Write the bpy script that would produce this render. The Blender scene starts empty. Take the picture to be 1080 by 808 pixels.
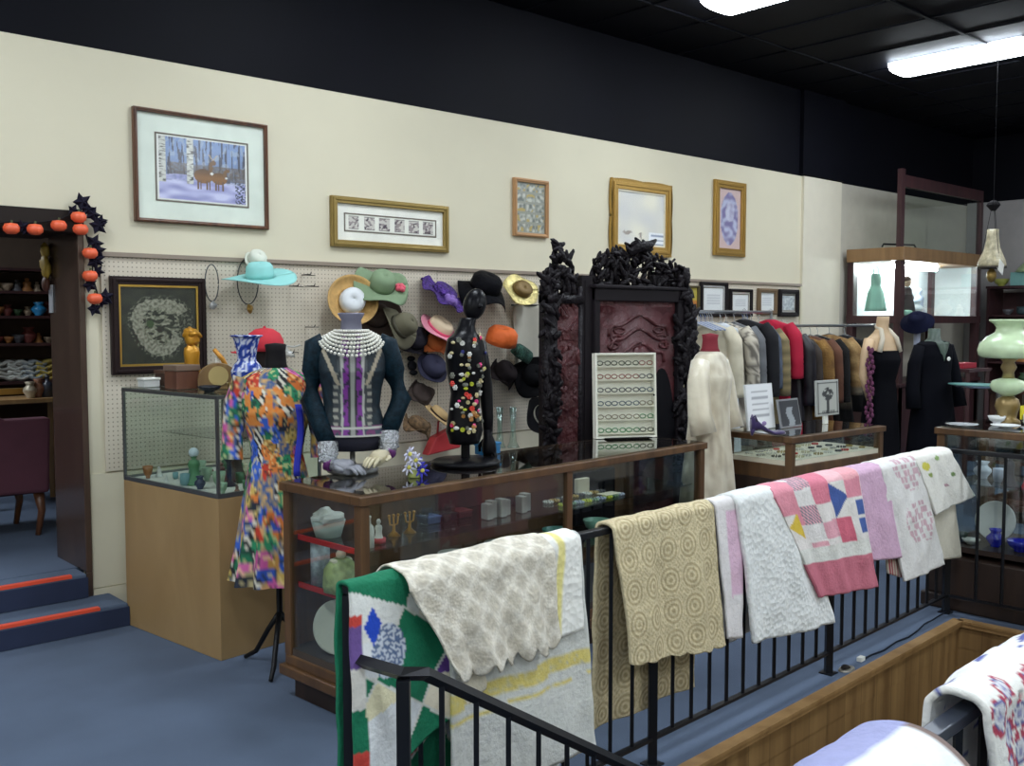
import bpy, math, random
from mathutils import Vector, Matrix, noise as mnoise
random.seed(7)
PI = math.pi
col = bpy.context.scene.collection
# ------------------------------------------------------------------ camera maths (survey of the photograph)
F = 1040.; CX = 540.; CY = 404.
TH = math.radians(47.9); PT = math.atan(65 / F)
CAM = Vector((0, -5.57, 1.64))
_ct, _st, _cp, _sp = math.cos(TH), math.sin(TH), math.cos(PT), math.sin(PT)
FW = Vector((_ct * _cp, _st * _cp, -_sp)); RT = Vector((_st, -_ct, 0)); UP = Vector((_ct * _sp, _st * _sp, _cp))
def ray(x, y): return FW + RT * ((x - CX) / F) - UP * ((y - CY) / F)
def hit(x, y, k, v):
    d = ray(x, y); return CAM + d * ((v - CAM[k]) / d[k])
def PX(x, y, v): return hit(x, y, 0, v)
def PY(x, y, v): return hit(x, y, 1, v)
def PZ(x, y, v): return hit(x, y, 2, v)
def PT_(x, y, t): return CAM + ray(x, y) * t

# ------------------------------------------------------------------ colours, materials
def lin(c):
    return tuple(((v / 255) / 12.92 if v / 255 <= .04045 else ((v / 255 + .055) / 1.055) ** 2.4) for v in c)
_mats = {}
def mat(name, rgb=(128, 128, 128), rough=.6, metal=0., bump=None, var=.06, vscale=8., attr=False, sheen=0., coords='Object', emit=0., clear=0., kind='noise', alpha=None):
    if name in _mats: return _mats[name]
    m = bpy.data.materials.new(name); m.use_nodes = True; _mats[name] = m
    nt = m.node_tree; b = nt.nodes['Principled BSDF']
    tc = nt.nodes.new('ShaderNodeTexCoord')
    n = nt.nodes.new('ShaderNodeTexNoise'); n.inputs['Scale'].default_value = vscale; n.inputs['Detail'].default_value = 4
    nt.links.new(tc.outputs[coords], n.inputs['Vector'])
    ramp = nt.nodes.new('ShaderNodeMapRange'); ramp.inputs['From Min'].default_value = .25; ramp.inputs['From Max'].default_value = .75
    ramp.inputs['To Min'].default_value = 1 - var * 1.6; ramp.inputs['To Max'].default_value = 1 + var
    nt.links.new(n.outputs['Fac'], ramp.inputs['Value'])
    mul = nt.nodes.new('ShaderNodeVectorMath'); mul.operation = 'SCALE'
    if attr:
        a = nt.nodes.new('ShaderNodeAttribute'); a.attribute_name = 'Col'
        nt.links.new(a.outputs['Color'], mul.inputs[0])
    else:
        mul.inputs[0].default_value = lin(rgb)
    nt.links.new(ramp.outputs['Result'], mul.inputs['Scale'])
    nt.links.new(mul.outputs['Vector'], b.inputs['Base Color'])
    b.inputs['Roughness'].default_value = rough; b.inputs['Metallic'].default_value = metal
    if not attr and max(rgb) < 60 and not metal and rough > .3: b.inputs['Specular IOR Level'].default_value = .12
    if sheen: b.inputs['Sheen Weight'].default_value = sheen
    if clear: b.inputs['Coat Weight'].default_value = clear
    if emit:
        b.inputs['Emission Color'].default_value = (*lin(rgb), 1); b.inputs['Emission Strength'].default_value = emit
    if bump:
        if kind == 'voronoi':
            t = nt.nodes.new('ShaderNodeTexVoronoi'); out = t.outputs['Distance']
        elif kind == 'wave':
            t = nt.nodes.new('ShaderNodeTexWave'); t.inputs['Distortion'].default_value = 3; out = t.outputs['Fac']
        else:
            t = nt.nodes.new('ShaderNodeTexNoise'); t.inputs['Detail'].default_value = 5; out = t.outputs['Fac']
        t.inputs['Scale'].default_value = bump[0]
        nt.links.new(tc.outputs[coords], t.inputs['Vector'])
        bp = nt.nodes.new('ShaderNodeBump'); bp.inputs['Strength'].default_value = bump[1]; bp.inputs['Distance'].default_value = bump[2] if len(bump) > 2 else .01
        nt.links.new(out, bp.inputs['Height']); nt.links.new(bp.outputs['Normal'], b.inputs['Normal'])
    return m
def wood(name, rgb, dark, rough=.4, scale=6., axis=(1, 1, .12)):
    if name in _mats: return _mats[name]
    m = bpy.data.materials.new(name); m.use_nodes = True; _mats[name] = m
    nt = m.node_tree; b = nt.nodes['Principled BSDF']
    tc = nt.nodes.new('ShaderNodeTexCoord'); mp = nt.nodes.new('ShaderNodeMapping'); mp.inputs['Scale'].default_value = axis
    n = nt.nodes.new('ShaderNodeTexNoise'); n.inputs['Scale'].default_value = scale; n.inputs['Detail'].default_value = 8; n.inputs['Distortion'].default_value = 1.2
    cr = nt.nodes.new('ShaderNodeValToRGB'); cr.color_ramp.elements[0].position = .3; cr.color_ramp.elements[1].position = .7
    cr.color_ramp.elements[0].color = (*lin(dark), 1); cr.color_ramp.elements[1].color = (*lin(rgb), 1)
    nt.links.new(tc.outputs['Object'], mp.inputs['Vector']); nt.links.new(mp.outputs['Vector'], n.inputs['Vector'])
    nt.links.new(n.outputs['Fac'], cr.inputs['Fac']); nt.links.new(cr.outputs['Color'], b.inputs['Base Color'])
    b.inputs['Roughness'].default_value = rough
    return m
def glass(name='clear_glass', tint=(.93, .97, .95), refl=1.0, rough=.02):
    if name in _mats: return _mats[name]
    m = bpy.data.materials.new(name); m.use_nodes = True; _mats[name] = m
    nt = m.node_tree; nt.nodes.remove(nt.nodes['Principled BSDF']); o = nt.nodes['Material Output']
    tr = nt.nodes.new('ShaderNodeBsdfTransparent'); tr.inputs['Color'].default_value = (*tint, 1)
    gl = nt.nodes.new('ShaderNodeBsdfGlossy'); gl.inputs['Roughness'].default_value = rough
    ge = nt.nodes.new('ShaderNodeNewGeometry'); dp = nt.nodes.new('ShaderNodeVectorMath'); dp.operation = 'DOT_PRODUCT'
    nt.links.new(ge.outputs['Incoming'], dp.inputs[0]); nt.links.new(ge.outputs['Normal'], dp.inputs[1])
    def mth(op, a, b=None):
        q = nt.nodes.new('ShaderNodeMath'); q.operation = op
        for i, v in enumerate((a, b)):
            if v is None: continue
            if isinstance(v, (int, float)): q.inputs[i].default_value = v
            else: nt.links.new(v, q.inputs[i])
        return q.outputs[0]
    fz = mth('ADD', mth('MULTIPLY', mth('POWER', mth('SUBTRACT', 1.0, mth('ABSOLUTE', dp.outputs['Value'])), 5.0), .96), .04)
    mm = nt.nodes.new('ShaderNodeMath'); mm.operation = 'MULTIPLY'; mm.inputs[1].default_value = refl
    nz = nt.nodes.new('ShaderNodeTexNoise'); nz.inputs['Scale'].default_value = 3
    bp = nt.nodes.new('ShaderNodeBump'); bp.inputs['Strength'].default_value = .02
    nt.links.new(nz.outputs['Fac'], bp.inputs['Height']); nt.links.new(bp.outputs['Normal'], gl.inputs['Normal'])
    mx = nt.nodes.new('ShaderNodeMixShader')
    nt.links.new(fz, mm.inputs[0]); mm.use_clamp = True; nt.links.new(mm.outputs[0], mx.inputs['Fac'])
    nt.links.new(tr.outputs[0], mx.inputs[1]); nt.links.new(gl.outputs[0], mx.inputs[2]); nt.links.new(mx.outputs[0], o.inputs['Surface'])
    return m
GL = glass(refl=1.15)
GLC = glass('counter_glass', (.90, .93, .92), 1.5)
ATT = lambda nm, rough=.7, **k: mat(nm, attr=True, rough=rough, **k)
M = lambda rgb, rough=.55, metal=0., **k: mat('m_%d_%d_%d_%d_%d%s' % (*rgb, rough * 100, metal * 100, ''.join(str(v) for v in k.values())), rgb, rough, metal, **k)

# ------------------------------------------------------------------ mesh builder
class MB:
    def __init__(s): s.v = []; s.f = []; s.c = None
    def add(s, vs, fs, cols=None):
        k = len(s.v); s.v += [tuple(v) for v in vs]; s.f += [tuple(i + k for i in f) for f in fs]
        if cols is not None:
            if s.c is None: s.c = [(.5, .5, .5)] * k
            s.c += list(cols)
        elif s.c is not None: s.c += [(.5, .5, .5)] * len(vs)
        return s
    def box(s, x0, x1, y0, y1, z0, z1, mtx=None):
        vs = [Vector((x, y, z)) for x in (x0, x1) for y in (y0, y1) for z in (z0, z1)]
        if mtx: vs = [mtx @ v for v in vs]
        return s.add(vs, [(0, 1, 3, 2), (4, 6, 7, 5), (0, 4, 5, 1), (2, 3, 7, 6), (0, 2, 6, 4), (1, 5, 7, 3)])
    def tube(s, pts, r, n=8, cap=True):
        pts = [Vector(p) for p in pts]; rs = r if isinstance(r, (list, tuple)) else [r] * len(pts)
        vs = []; ref = None
        for i, p in enumerate(pts):
            d = (pts[min(i + 1, len(pts) - 1)] - pts[max(i - 1, 0)])
            if d.length < 1e-9: d = Vector((0, 0, 1))
            d.normalize()
            if ref is None: ref = Vector((0, 0, 1)) if abs(d.z) < .9 else Vector((1, 0, 0))
            a = d.cross(ref)
            if a.length < 1e-6: a = d.orthogonal()
            a.normalize(); b = a.cross(d); ref = b * -1 if False else ref
            for j in range(n):
                t = 2 * PI * j / n; vs.append(p + (a * math.cos(t) + b * math.sin(t)) * rs[i])
        fs = [(i * n + j, i * n + (j + 1) % n, (i + 1) * n + (j + 1) % n, (i + 1) * n + j) for i in range(len(pts) - 1) for j in range(n)]
        if cap: fs += [tuple(range(n - 1, -1, -1)), tuple((len(pts) - 1) * n + j for j in range(n))]
        return s.add(vs, fs)
    def bar(s, a, b, w): return s.tube([a, b], w * .7071, 4)
    def lathe(s, prof, c=(0, 0, 0), n=24, mtx=None, sx=1, sy=1, wob=None, colf=None):
        vs = []; cs = []
        if colf: prof = [(a[0] + (b_[0] - a[0]) * q / 6, a[1] + (b_[1] - a[1]) * q / 6) for a, b_ in zip(prof, prof[1:]) for q in range(6)] + [prof[-1]]
        for i, (r, z) in enumerate(prof):
            for j in range(n):
                t = 2 * PI * j / n; rr = max(r, 1e-4) * (wob(t, i, z) if wob else 1)
                v = Vector((rr * math.cos(t) * sx, rr * math.sin(t) * sy, z))
                if colf: cs.append(lin(colf(t, z)))
                if mtx: v = mtx @ v
                vs.append(v + Vector(c))
        fs = [(i * n + j, i * n + (j + 1) % n, (i + 1) * n + (j + 1) % n, (i + 1) * n + j) for i in range(len(prof) - 1) for j in range(n)]
        fs += [tuple(range(n - 1, -1, -1)), tuple((len(prof) - 1) * n + j for j in range(n))]
        return s.add(vs, fs, cs if colf else None)
    def ball(s, c, r, n=12, m=8, mtx=None, bump=0):
        if not isinstance(r, (tuple, list)): r = (r, r, r)
        vs = []; c = Vector(c)
        for i in range(m + 1):
            ph = PI * i / m
            for j in range(n):
                t = 2 * PI * j / n
                v = Vector((r[0] * math.sin(ph) * math.cos(t), r[1] * math.sin(ph) * math.sin(t), -r[2] * math.cos(ph)))
                if bump: v *= 1 + bump * mnoise.noise((v + c) * 30)
                if mtx: v = mtx @ v
                vs.append(v + c)
        fs = [(i * n + j, i * n + (j + 1) % n, (i + 1) * n + (j + 1) % n, (i + 1) * n + j) for i in range(m) for j in range(n)]
        return s.add(vs, fs)
    def loft(s, secs, n=28, colf=None, fold=None, cap=True, power=2.0):
        # secs: (z, cx, cy, rx, ry)
        vs = []; cs = []
        for i, (z, cx, cy, rx, ry) in enumerate(secs):
            for j in range(n):
                t = 2 * PI * j / n; k = 1
                if fold: k = 1 + fold(t, i, z)
                ct, st = math.cos(t), math.sin(t)
                x = cx + rx * k * math.copysign(abs(ct) ** (2 / power), ct); y = cy + ry * k * math.copysign(abs(st) ** (2 / power), st)
                vs.append((x, y, z))
                if colf: cs.append(lin(colf(t, z, x, y)))
        fs = [(i * n + j, i * n + (j + 1) % n, (i + 1) * n + (j + 1) % n, (i + 1) * n + j) for i in range(len(secs) - 1) for j in range(n)]
        if cap: fs += [tuple(range(n - 1, -1, -1)), tuple((len(secs) - 1) * n + j for j in range(n))]
        return s.add(vs, fs, cs if colf else None)
    def grid(s, nu, nv, fn, colf=None):
        vs = []; cs = []
        for i in range(nu + 1):
            for j in range(nv + 1):
                u, v = i / nu, j / nv; vs.append(fn(u, v))
                if colf: cs.append(lin(colf(u, v)))
        w = nv + 1
        fs = [(i * w + j, (i + 1) * w + j, (i + 1) * w + j + 1, i * w + j + 1) for i in range(nu) for j in range(nv)]
        return s.add(vs, fs, cs if colf else None)
    def prism(s, poly, y0, y1):      # polygon in XZ pushed along Y
        n = len(poly)
        vs = [(x, y0, z) for x, z in poly] + [(x, y1, z) for x, z in poly]
        return s.add(vs, [tuple(range(n)), tuple(range(2 * n - 1, n - 1, -1))] + [(i, i + n, (i + 1) % n + n, (i + 1) % n) for i in range(n)])
    def build(s, name, m, parent=None, smooth=False, bevel=0, solid=0, sub=0, loc=None, rz=0):
        me = bpy.data.meshes.new(name); me.from_pydata(s.v, [], s.f); me.validate(); me.update()
        import bmesh
        bm = bmesh.new(); bm.from_mesh(me); bmesh.ops.recalc_face_normals(bm, faces=bm.faces); bm.to_mesh(me); bm.free()
        if s.c is not None and len(s.c) == len(me.vertices):
            a = me.color_attributes.new('Col', 'FLOAT_COLOR', 'POINT')
            for i, c in enumerate(s.c): a.data[i].color = (*c, 1)
        if smooth:
            for p in me.polygons: p.use_smooth = True
        if m: me.materials.append(m)
        o = bpy.data.objects.new(name, me); col.objects.link(o)
        if parent: o.parent = parent
        if loc: o.location = loc
        if rz: o.rotation_euler.z = rz
        if solid: q = o.modifiers.new('t', 'SOLIDIFY'); q.thickness = solid; q.offset = 0
        if bevel: q = o.modifiers.new('b', 'BEVEL'); q.width = bevel; q.segments = 2; q.limit_method = 'ANGLE'
        if sub: q = o.modifiers.new('s', 'SUBSURF'); q.levels = sub; q.render_levels = sub
        return o
def tag(o, label, cat, group=None):
    o['label'] = label; o['category'] = cat
    if group: o['group'] = group
    return o
def thing(name, label, cat, loc=(0, 0, 0), rz=0, group=None, rx=0, ry=0):
    o = bpy.data.objects.new(name, None); col.objects.link(o); o.empty_display_size = .05
    o.location = loc; o.rotation_euler = (rx, ry, rz); return tag(o, label, cat, group)
def struct(o): o['kind'] = 'structure'; return o
def dup(o, parent=None):
    c = o.copy(); col.objects.link(c); c.parent = parent
    for ch in list(o.children): dup(ch, c)
    return c
def nz(x, y, z=0): return mnoise.noise((x, y, z))
def mixc(a, b, t): t = max(0, min(1, t)); return tuple(a[i] * (1 - t) + b[i] * t for i in range(3))

# ------------------------------------------------------------------ ROOM
WT = 3.12; CH = 3.98
def carpet():
    m = mat('blue_carpet', (82, 96, 118), .95, bump=(260, .5, .004), var=.10, vscale=2.2); return m
CARP = carpet()
cream = mat('cream_paint', (218, 211, 187), .8, bump=(60, .08, .002), var=.03, vscale=1.5)
black = mat('black_paint', (9, 10, 19), .62, bump=(40, .1, .002), var=.15, vscale=2)
# floor with the stairwell cut out
FA = Vector((1.425, -3.339, 0)); FB = Vector((5.486, -3.148, 0)); FD = (FB - FA).normalized(); FN = Vector((FD.y, -FD.x, 0))
FL = (FB - FA).length
WE = .12        # ledge width between fence and well edge
WX0 = FA + FN * WE - FD * .0; WX1 = FA + FD * (FL - .12) + FN * WE; WX2 = WX1 + FN * 1.34; WX3 = WX0 + FN * 1.34
fl = MB()
xa, xb, ya, yb = -3.5, 13.2, -9.5, .0
o4 = [Vector((xa, ya, 0)), Vector((xb, ya, 0)), Vector((xb, yb, 0)), Vector((xa, yb, 0))]
i4 = [WX3, WX2, WX1, WX0]
top = o4 + i4
vs = top + [v + Vector((0, 0, -.12)) for v in top]
fs = [(0, 1, 5, 4), (1, 2, 6, 5), (2, 3, 7, 6), (3, 0, 4, 7)]
fs += [tuple(i + 8 for i in f[::-1]) for f in fs[:4]] + [(i, i + 8, (i + 1) % 4 + 8, (i + 1) % 4) for i in range(4)] + [(4 + i, 4 + (i + 1) % 4, 12 + (i + 1) % 4, 12 + i) for i in range(4)]
fl.add(vs, fs); struct(fl.build('floor', CARP))
# well walls in vertical wood panelling
def panel_mat():
    m = bpy.data.materials.new('oak_panelling'); m.use_nodes = True; nt = m.node_tree; b = nt.nodes['Principled BSDF']
    tc = nt.nodes.new('ShaderNodeTexCoord'); mp = nt.nodes.new('ShaderNodeMapping'); mp.inputs['Scale'].default_value = (9, 9, .6)
    n = nt.nodes.new('ShaderNodeTexNoise'); n.inputs['Scale'].default_value = 1.6; n.inputs['Detail'].default_value = 7
    cr = nt.nodes.new('ShaderNodeValToRGB'); cr.color_ramp.elements[0].position = .3; cr.color_ramp.elements[1].position = .72
    cr.color_ramp.elements[0].color = (*lin((112, 84, 52)), 1); cr.color_ramp.elements[1].color = (*lin((158, 126, 82)), 1)
    sx = nt.nodes.new('ShaderNodeSeparateXYZ'); ad = nt.nodes.new('ShaderNodeMath'); ad.operation = 'SUBTRACT'
    fr = nt.nodes.new('ShaderNodeMath'); fr.operation = 'FRACT'; sc = nt.nodes.new('ShaderNodeMath'); sc.operation = 'MULTIPLY'; sc.inputs[1].default_value = 6.5
    lt = nt.nodes.new('ShaderNodeMath'); lt.operation = 'GREATER_THAN'; lt.inputs[1].default_value = .05
    mr = nt.nodes.new('ShaderNodeMapRange'); mr.inputs['To Min'].default_value = .72; mr.inputs['To Max'].default_value = 1
    mu = nt.nodes.new('ShaderNodeVectorMath'); mu.operation = 'SCALE'
    L = nt.links.new
    L(tc.outputs['Object'], mp.inputs['Vector']); L(mp.outputs['Vector'], n.inputs['Vector']); L(n.outputs['Fac'], cr.inputs['Fac'])
    L(tc.outputs['Object'], sx.inputs[0]); L(sx.outputs['X'], ad.inputs[0]); L(sx.outputs['Y'], ad.inputs[1]); L(ad.outputs[0], sc.inputs[0]); L(sc.outputs[0], fr.inputs[0]); L(fr.outputs[0], lt.inputs[0])
    L(lt.outputs[0], mr.inputs['Value']); L(cr.outputs['Color'], mu.inputs[0]); L(mr.outputs['Result'], mu.inputs['Scale']); L(mu.outputs['Vector'], b.inputs['Base Color'])
    b.inputs['Roughness'].default_value = .45; return m
OAK = panel_mat()
oakt = wood('oak_trim', (164, 130, 86), (136, 104, 66), .45, 8)
def wallseg(mb, a, b, z0, z1, th, n):
    vs = [a, b, b + n * th, a + n * th]
    mb.add([Vector((p.x, p.y, z)) for z in (z0, z1) for p in vs], [(0, 1, 2, 3), (7, 6, 5, 4), (0, 4, 5, 1), (1, 5, 6, 2), (2, 6, 7, 3), (3, 7, 4, 0)])
w = MB(); wallseg(w, WX0, WX1, -2.6, -.121, .05, -FN); struct(w.build('wall_stairwell_back', OAK))
w = MB(); wallseg(w, WX1, WX2, -2.6, -.121, .05, FD); struct(w.build('wall_stairwell_right', OAK))
w = MB(); wallseg(w, WX3, WX2, -2.6, -.121, .05, FN); struct(w.build('wall_stairwell_front', OAK))
w = MB(); wallseg(w, WX0, WX3, -2.6, -.121, .05, -FD); struct(w.build('wall_stairwell_left', OAK))
# panel facing over slab edge plus top trim
w = MB()
for a, b, n in ((WX0, WX1, FN), (WX1, WX2, -FD), (WX2, WX3, -FN)):
    wallseg(w, a - n * .03, b - n * .03, .001, .014, .056, n); wallseg(w, a, b, -.022, .0, .020, n)
struct(w.build('trim_1', oakt))
w = MB()
for a, b, n in ((WX0, WX1, FN), (WX1, WX2, -FD), (WX2, WX3, -FN)): wallseg(w, a, b, -.14, -.022, .003, n)
struct(w.build('trim_16', OAK))
w = MB(); wallseg(w, WX3 + FN * .05 - FD * .1, WX2 + FN * .05 + FD * .1, -2.7, -2.6, -1.45, FN); struct(w.build('floor_lower', CARP))
st = MB()
for i in range(11):
    a = WX0 + FD * (.12 + .27 * i) + FN * .03; b = a + FN * 1.28
    wallseg(st, a, b, -.22 * (i + 1) - .25, -.22 * (i + 1), .28, FD)
o = st.build('stairs', CARP); struct(o)
# walls
DX = 1.885
w = MB()
w.box(DX, 9.02, 0, .12, -.02, WT); w.box(-3.6, DX, 0, .12, 2.235, WT); w.box(-3.6, -1.2, 0, .12, 0, 2.235)
struct(w.build('wall_back', cream))
w = MB(); w.box(-3.6, 13.3, .005, .12, WT, CH + .05); w.box(-3.6, 13.3, .0, .004, WT, WT + .012); struct(w.build('wall_back_upper', black))
# pillar and recess
w = MB(); w.box(9.02, 9.76, -.03, .25, 0, WT); struct(w.build('wall_pillar', mat('pillar_paint', (222, 215, 196), .8, var=.02)))
w = MB(); w.box(8.98, 9.80, -.04, .004, WT + .013, CH); struct(w.build('wall_pillar_upper', black))
w = MB(); w.box(9.76, 13.3, 0, .12, 0, WT); struct(w.build('wall_recess', mat('recess_paint', (196, 190, 176), .8, var=.04)))
w = MB(); w.box(13.05, 13.2, -9.5, 0, 0, WT + .04); struct(w.build('wall_right', mat('grey_paint', (176, 172, 172), .8, var=.04)))
w = MB(); w.box(13.04, 13.2, -9.5, 0, WT + .04, CH + .05); struct(w.build('wall_right_upper', black))
w = MB(); w.box(-3.65, -3.5, -9.5, 0, 0, CH); struct(w.build('wall_left', cream))
w = MB(); w.box(-3.5, 13.2, -9.65, -9.5, 0, CH); struct(w.build('wall_front', cream))
w = MB(); w.box(12.9, 13.04, -.16, -.01, 0, WT + .03); struct(w.build('trim_2', mat('grey_trim', (150, 148, 146), .6)))
w = MB(); w.box(-3.6, 13.3, -9.6, .3, CH, CH + .1); struct(w.build('ceiling', black))
# ceiling grid runners (dark, barely seen)
g = MB()
gm = mat('grid_black', (13, 14, 22), .7)
for i in range(28): g.box(-3.4 + i * .61, -3.385 + i * .61, -9.4, -.02, CH - .012, CH - .001)
for i in range(8): g.box(-3.4, 13, -9.3 + i * 1.22, -9.27 + i * 1.22, CH - .014, CH - .001)
struct(g.build('trim_3', gm))
# ductwork box on the ceiling, dark
# pegboard panels
def peg_mat():
    m = bpy.data.materials.new('pegboard'); m.use_nodes = True; nt = m.node_tree; b = nt.nodes['Principled BSDF']
    L = nt.links.new; tc = nt.nodes.new('ShaderNodeTexCoord'); sx = nt.nodes.new('ShaderNodeSeparateXYZ'); L(tc.outputs['Object'], sx.inputs[0])
    outs = []
    for ax in ('X', 'Z'):
        a = nt.nodes.new('ShaderNodeMath'); a.operation = 'MULTIPLY'; a.inputs[1].default_value = 1 / .0254; L(sx.outputs[ax], a.inputs[0])
        f = nt.nodes.new('ShaderNodeMath'); f.operation = 'FRACT'; L(a.outputs[0], f.inputs[0])
        s = nt.nodes.new('ShaderNodeMath'); s.operation = 'SUBTRACT'; s.inputs[1].default_value = .5; L(f.outputs[0], s.inputs[0])
        p = nt.nodes.new('ShaderNodeMath'); p.operation = 'MULTIPLY'; L(s.outputs[0], p.inputs[0]); L(s.outputs[0], p.inputs[1]); outs.append(p)
    ad = nt.nodes.new('ShaderNodeMath'); ad.operation = 'ADD'; L(outs[0].outputs[0], ad.inputs[0]); L(outs[1].outputs[0], ad.inputs[1])
    lt = nt.nodes.new('ShaderNodeMath'); lt.operation = 'LESS_THAN'; lt.inputs[1].default_value = .028; L(ad.outputs[0], lt.inputs[0])
    mx = nt.nodes.new('ShaderNodeMix'); mx.data_type = 'RGBA'; mx.inputs[6].default_value = (*lin((210, 200, 182)), 1); mx.inputs[7].default_value = (*lin((150, 140, 124)), 1)
    L(lt.outputs[0], mx.inputs[0]); L(mx.outputs[2], b.inputs['Base Color']); b.inputs['Roughness'].default_value = .7; return m
PEG = peg_mat()
px0 = DX + .09
for i, (a, b) in enumerate(((px0, 4.30), (4.305, 6.66), (6.665, 9.0))):
    w = MB(); w.box(a, b, -.018, -.001, .805, 1.995); struct(w.build('trim_%d' % (4 + i), PEG))
w = MB(); w.box(DX + .005, 9.0, -.012, -.001, .16, .797); struct(w.build('trim_7', cream))
w = MB(); w.box(px0 - .05, 9.0, -.035, -.001, 1.998, 2.022); struct(w.build('trim_8', mat('rail_taupe', (146, 132, 118), .5)))
w = MB(); w.box(DX + .005, 9.0, -.02, -.001, 0, .155); struct(w.build('baseboard_back', cream))
w = MB(); w.box(8.985, 9.02, -.035, -.001, .2, 1.997); struct(w.build('trim_9', cream))
# doorway: jamb, lintel, steps, room beyond
jamb = wood('dark_jamb', (86, 68, 58), (60, 46, 40), .22, 5)
w = MB(); w.box(DX - .035, DX - .001, -.03, .46, .26, 2.235); w.box(DX - .035, DX - .001, -.03, -.001, .0, .26)
struct(w.build('trim_10', jamb, bevel=.004))
w = MB(); w.box(-1.2, DX - .036, -.03, .6, 2.12, 2.234); struct(w.build('trim_11', mat('dark_lintel', (42, 36, 34), .5)))
w = MB(); w.box(-1.3, DX + .09, -.30, -.022, .0, .125); struct(w.build('floor_step_1', CARP, bevel=.012))
navy = mat('shaded_riser_carpet', (40, 50, 78), .95, bump=(260, .5, .004))  # step carpet again, the shade on the risers put into a darker colour
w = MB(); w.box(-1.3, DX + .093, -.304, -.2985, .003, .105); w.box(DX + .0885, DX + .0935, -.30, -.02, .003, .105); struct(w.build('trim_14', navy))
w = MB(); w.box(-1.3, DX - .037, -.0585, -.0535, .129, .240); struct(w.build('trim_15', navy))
w = MB(); w.box(-1.3, DX - .04, -.055, .125, .126, .26); struct(w.build('floor_step_2', CARP, bevel=.012))
w = MB(); w.box(-3.5, 4.0, .126, 4.2, .16, .26); struct(w.build('floor_room_beyond', CARP))
tape = mat('orange_tape', (236, 84, 54), .5)
w = MB(); w.box(-1.3, DX - .06, -.302, -.262, .112, .128); struct(w.build('trim_12', tape))
w = MB(); w.box(-1.3, DX - .12, -.057, -.017, .247, .263); struct(w.build('trim_13', tape))
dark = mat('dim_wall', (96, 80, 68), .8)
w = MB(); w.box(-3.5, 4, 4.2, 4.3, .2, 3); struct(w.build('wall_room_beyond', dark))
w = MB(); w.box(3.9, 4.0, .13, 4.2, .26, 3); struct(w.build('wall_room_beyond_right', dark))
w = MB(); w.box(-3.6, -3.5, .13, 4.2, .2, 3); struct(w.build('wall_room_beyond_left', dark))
w = MB(); w.box(-3.5, 4, .125, 4.3, 3, 3.1); struct(w.build('ceiling_room_beyond', black))

# ------------------------------------------------------------------ ceiling lamps
diff = mat('lamp_diffuser', (238, 247, 255), .4, emit=11.5, var=0)
whm = mat('white_enamel', (228, 228, 226), .4)
def lamp(X, Y, vis, lab):
    t = thing('ceiling_light', lab, 'ceiling light', (X, Y, CH - .002), 0, None if vis else 'ceiling lights behind the viewer')
    d = MB()
    n = 10; prof = []
    for i in range(n + 1):
        a = PI * i / n; prof.append((-.22 * math.cos(a), -.03 - .055 * math.sin(a) ** .7))
    L = .60
    ys = [-L, -L + .04, L - .04, L]; sc = [.55, 1, 1, .55]
    vs = []
    for y, s_ in zip(ys, sc):
        for x, z in prof: vs.append((x * (s_ if s_ < 1 else 1), y, z if s_ == 1 else -.03 + (z + .03) * .6))
    w_ = n + 1
    fs = [(i * w_ + j, (i + 1) * w_ + j, (i + 1) * w_ + j + 1, i * w_ + j + 1) for i in range(3) for j in range(n)] + [tuple(range(w_)), tuple(3 * w_ + j for j in range(w_ - 1, -1, -1))]
    vs_ = vs; d.add(vs_, fs)
    d.build('diffuser', diff, t, smooth=False)
    h = MB(); h.box(-.19, .19, -.58, .58, -.03, -.0); h.build('housing', whm, t)
    e = MB(); e.box(-.15, .15, -L - .012, -L - .001, -.055, -.01); e.build('end_cap', whm, t)
    return t
LX = [-2.26, .51, 3.28, 6.05, 8.82, 11.59]
for X in LX:
    for Y in (-1.68, -4.8, -7.8):
        if Y == -1.68 and X == 6.05: lab = 'white fluorescent ceiling light cut off by the top edge of the photo'
        elif Y == -1.68 and X == 8.82: lab = 'bright white fluorescent wrap light on the dark ceiling at upper right'
        else: lab = 'white fluorescent wrap light on the dark ceiling outside the picture'
        if (X, Y) == (11.59, -1.68): continue
        lamp(X, Y, lab.startswith('bright') or 'cut off' in lab, lab)

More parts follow.
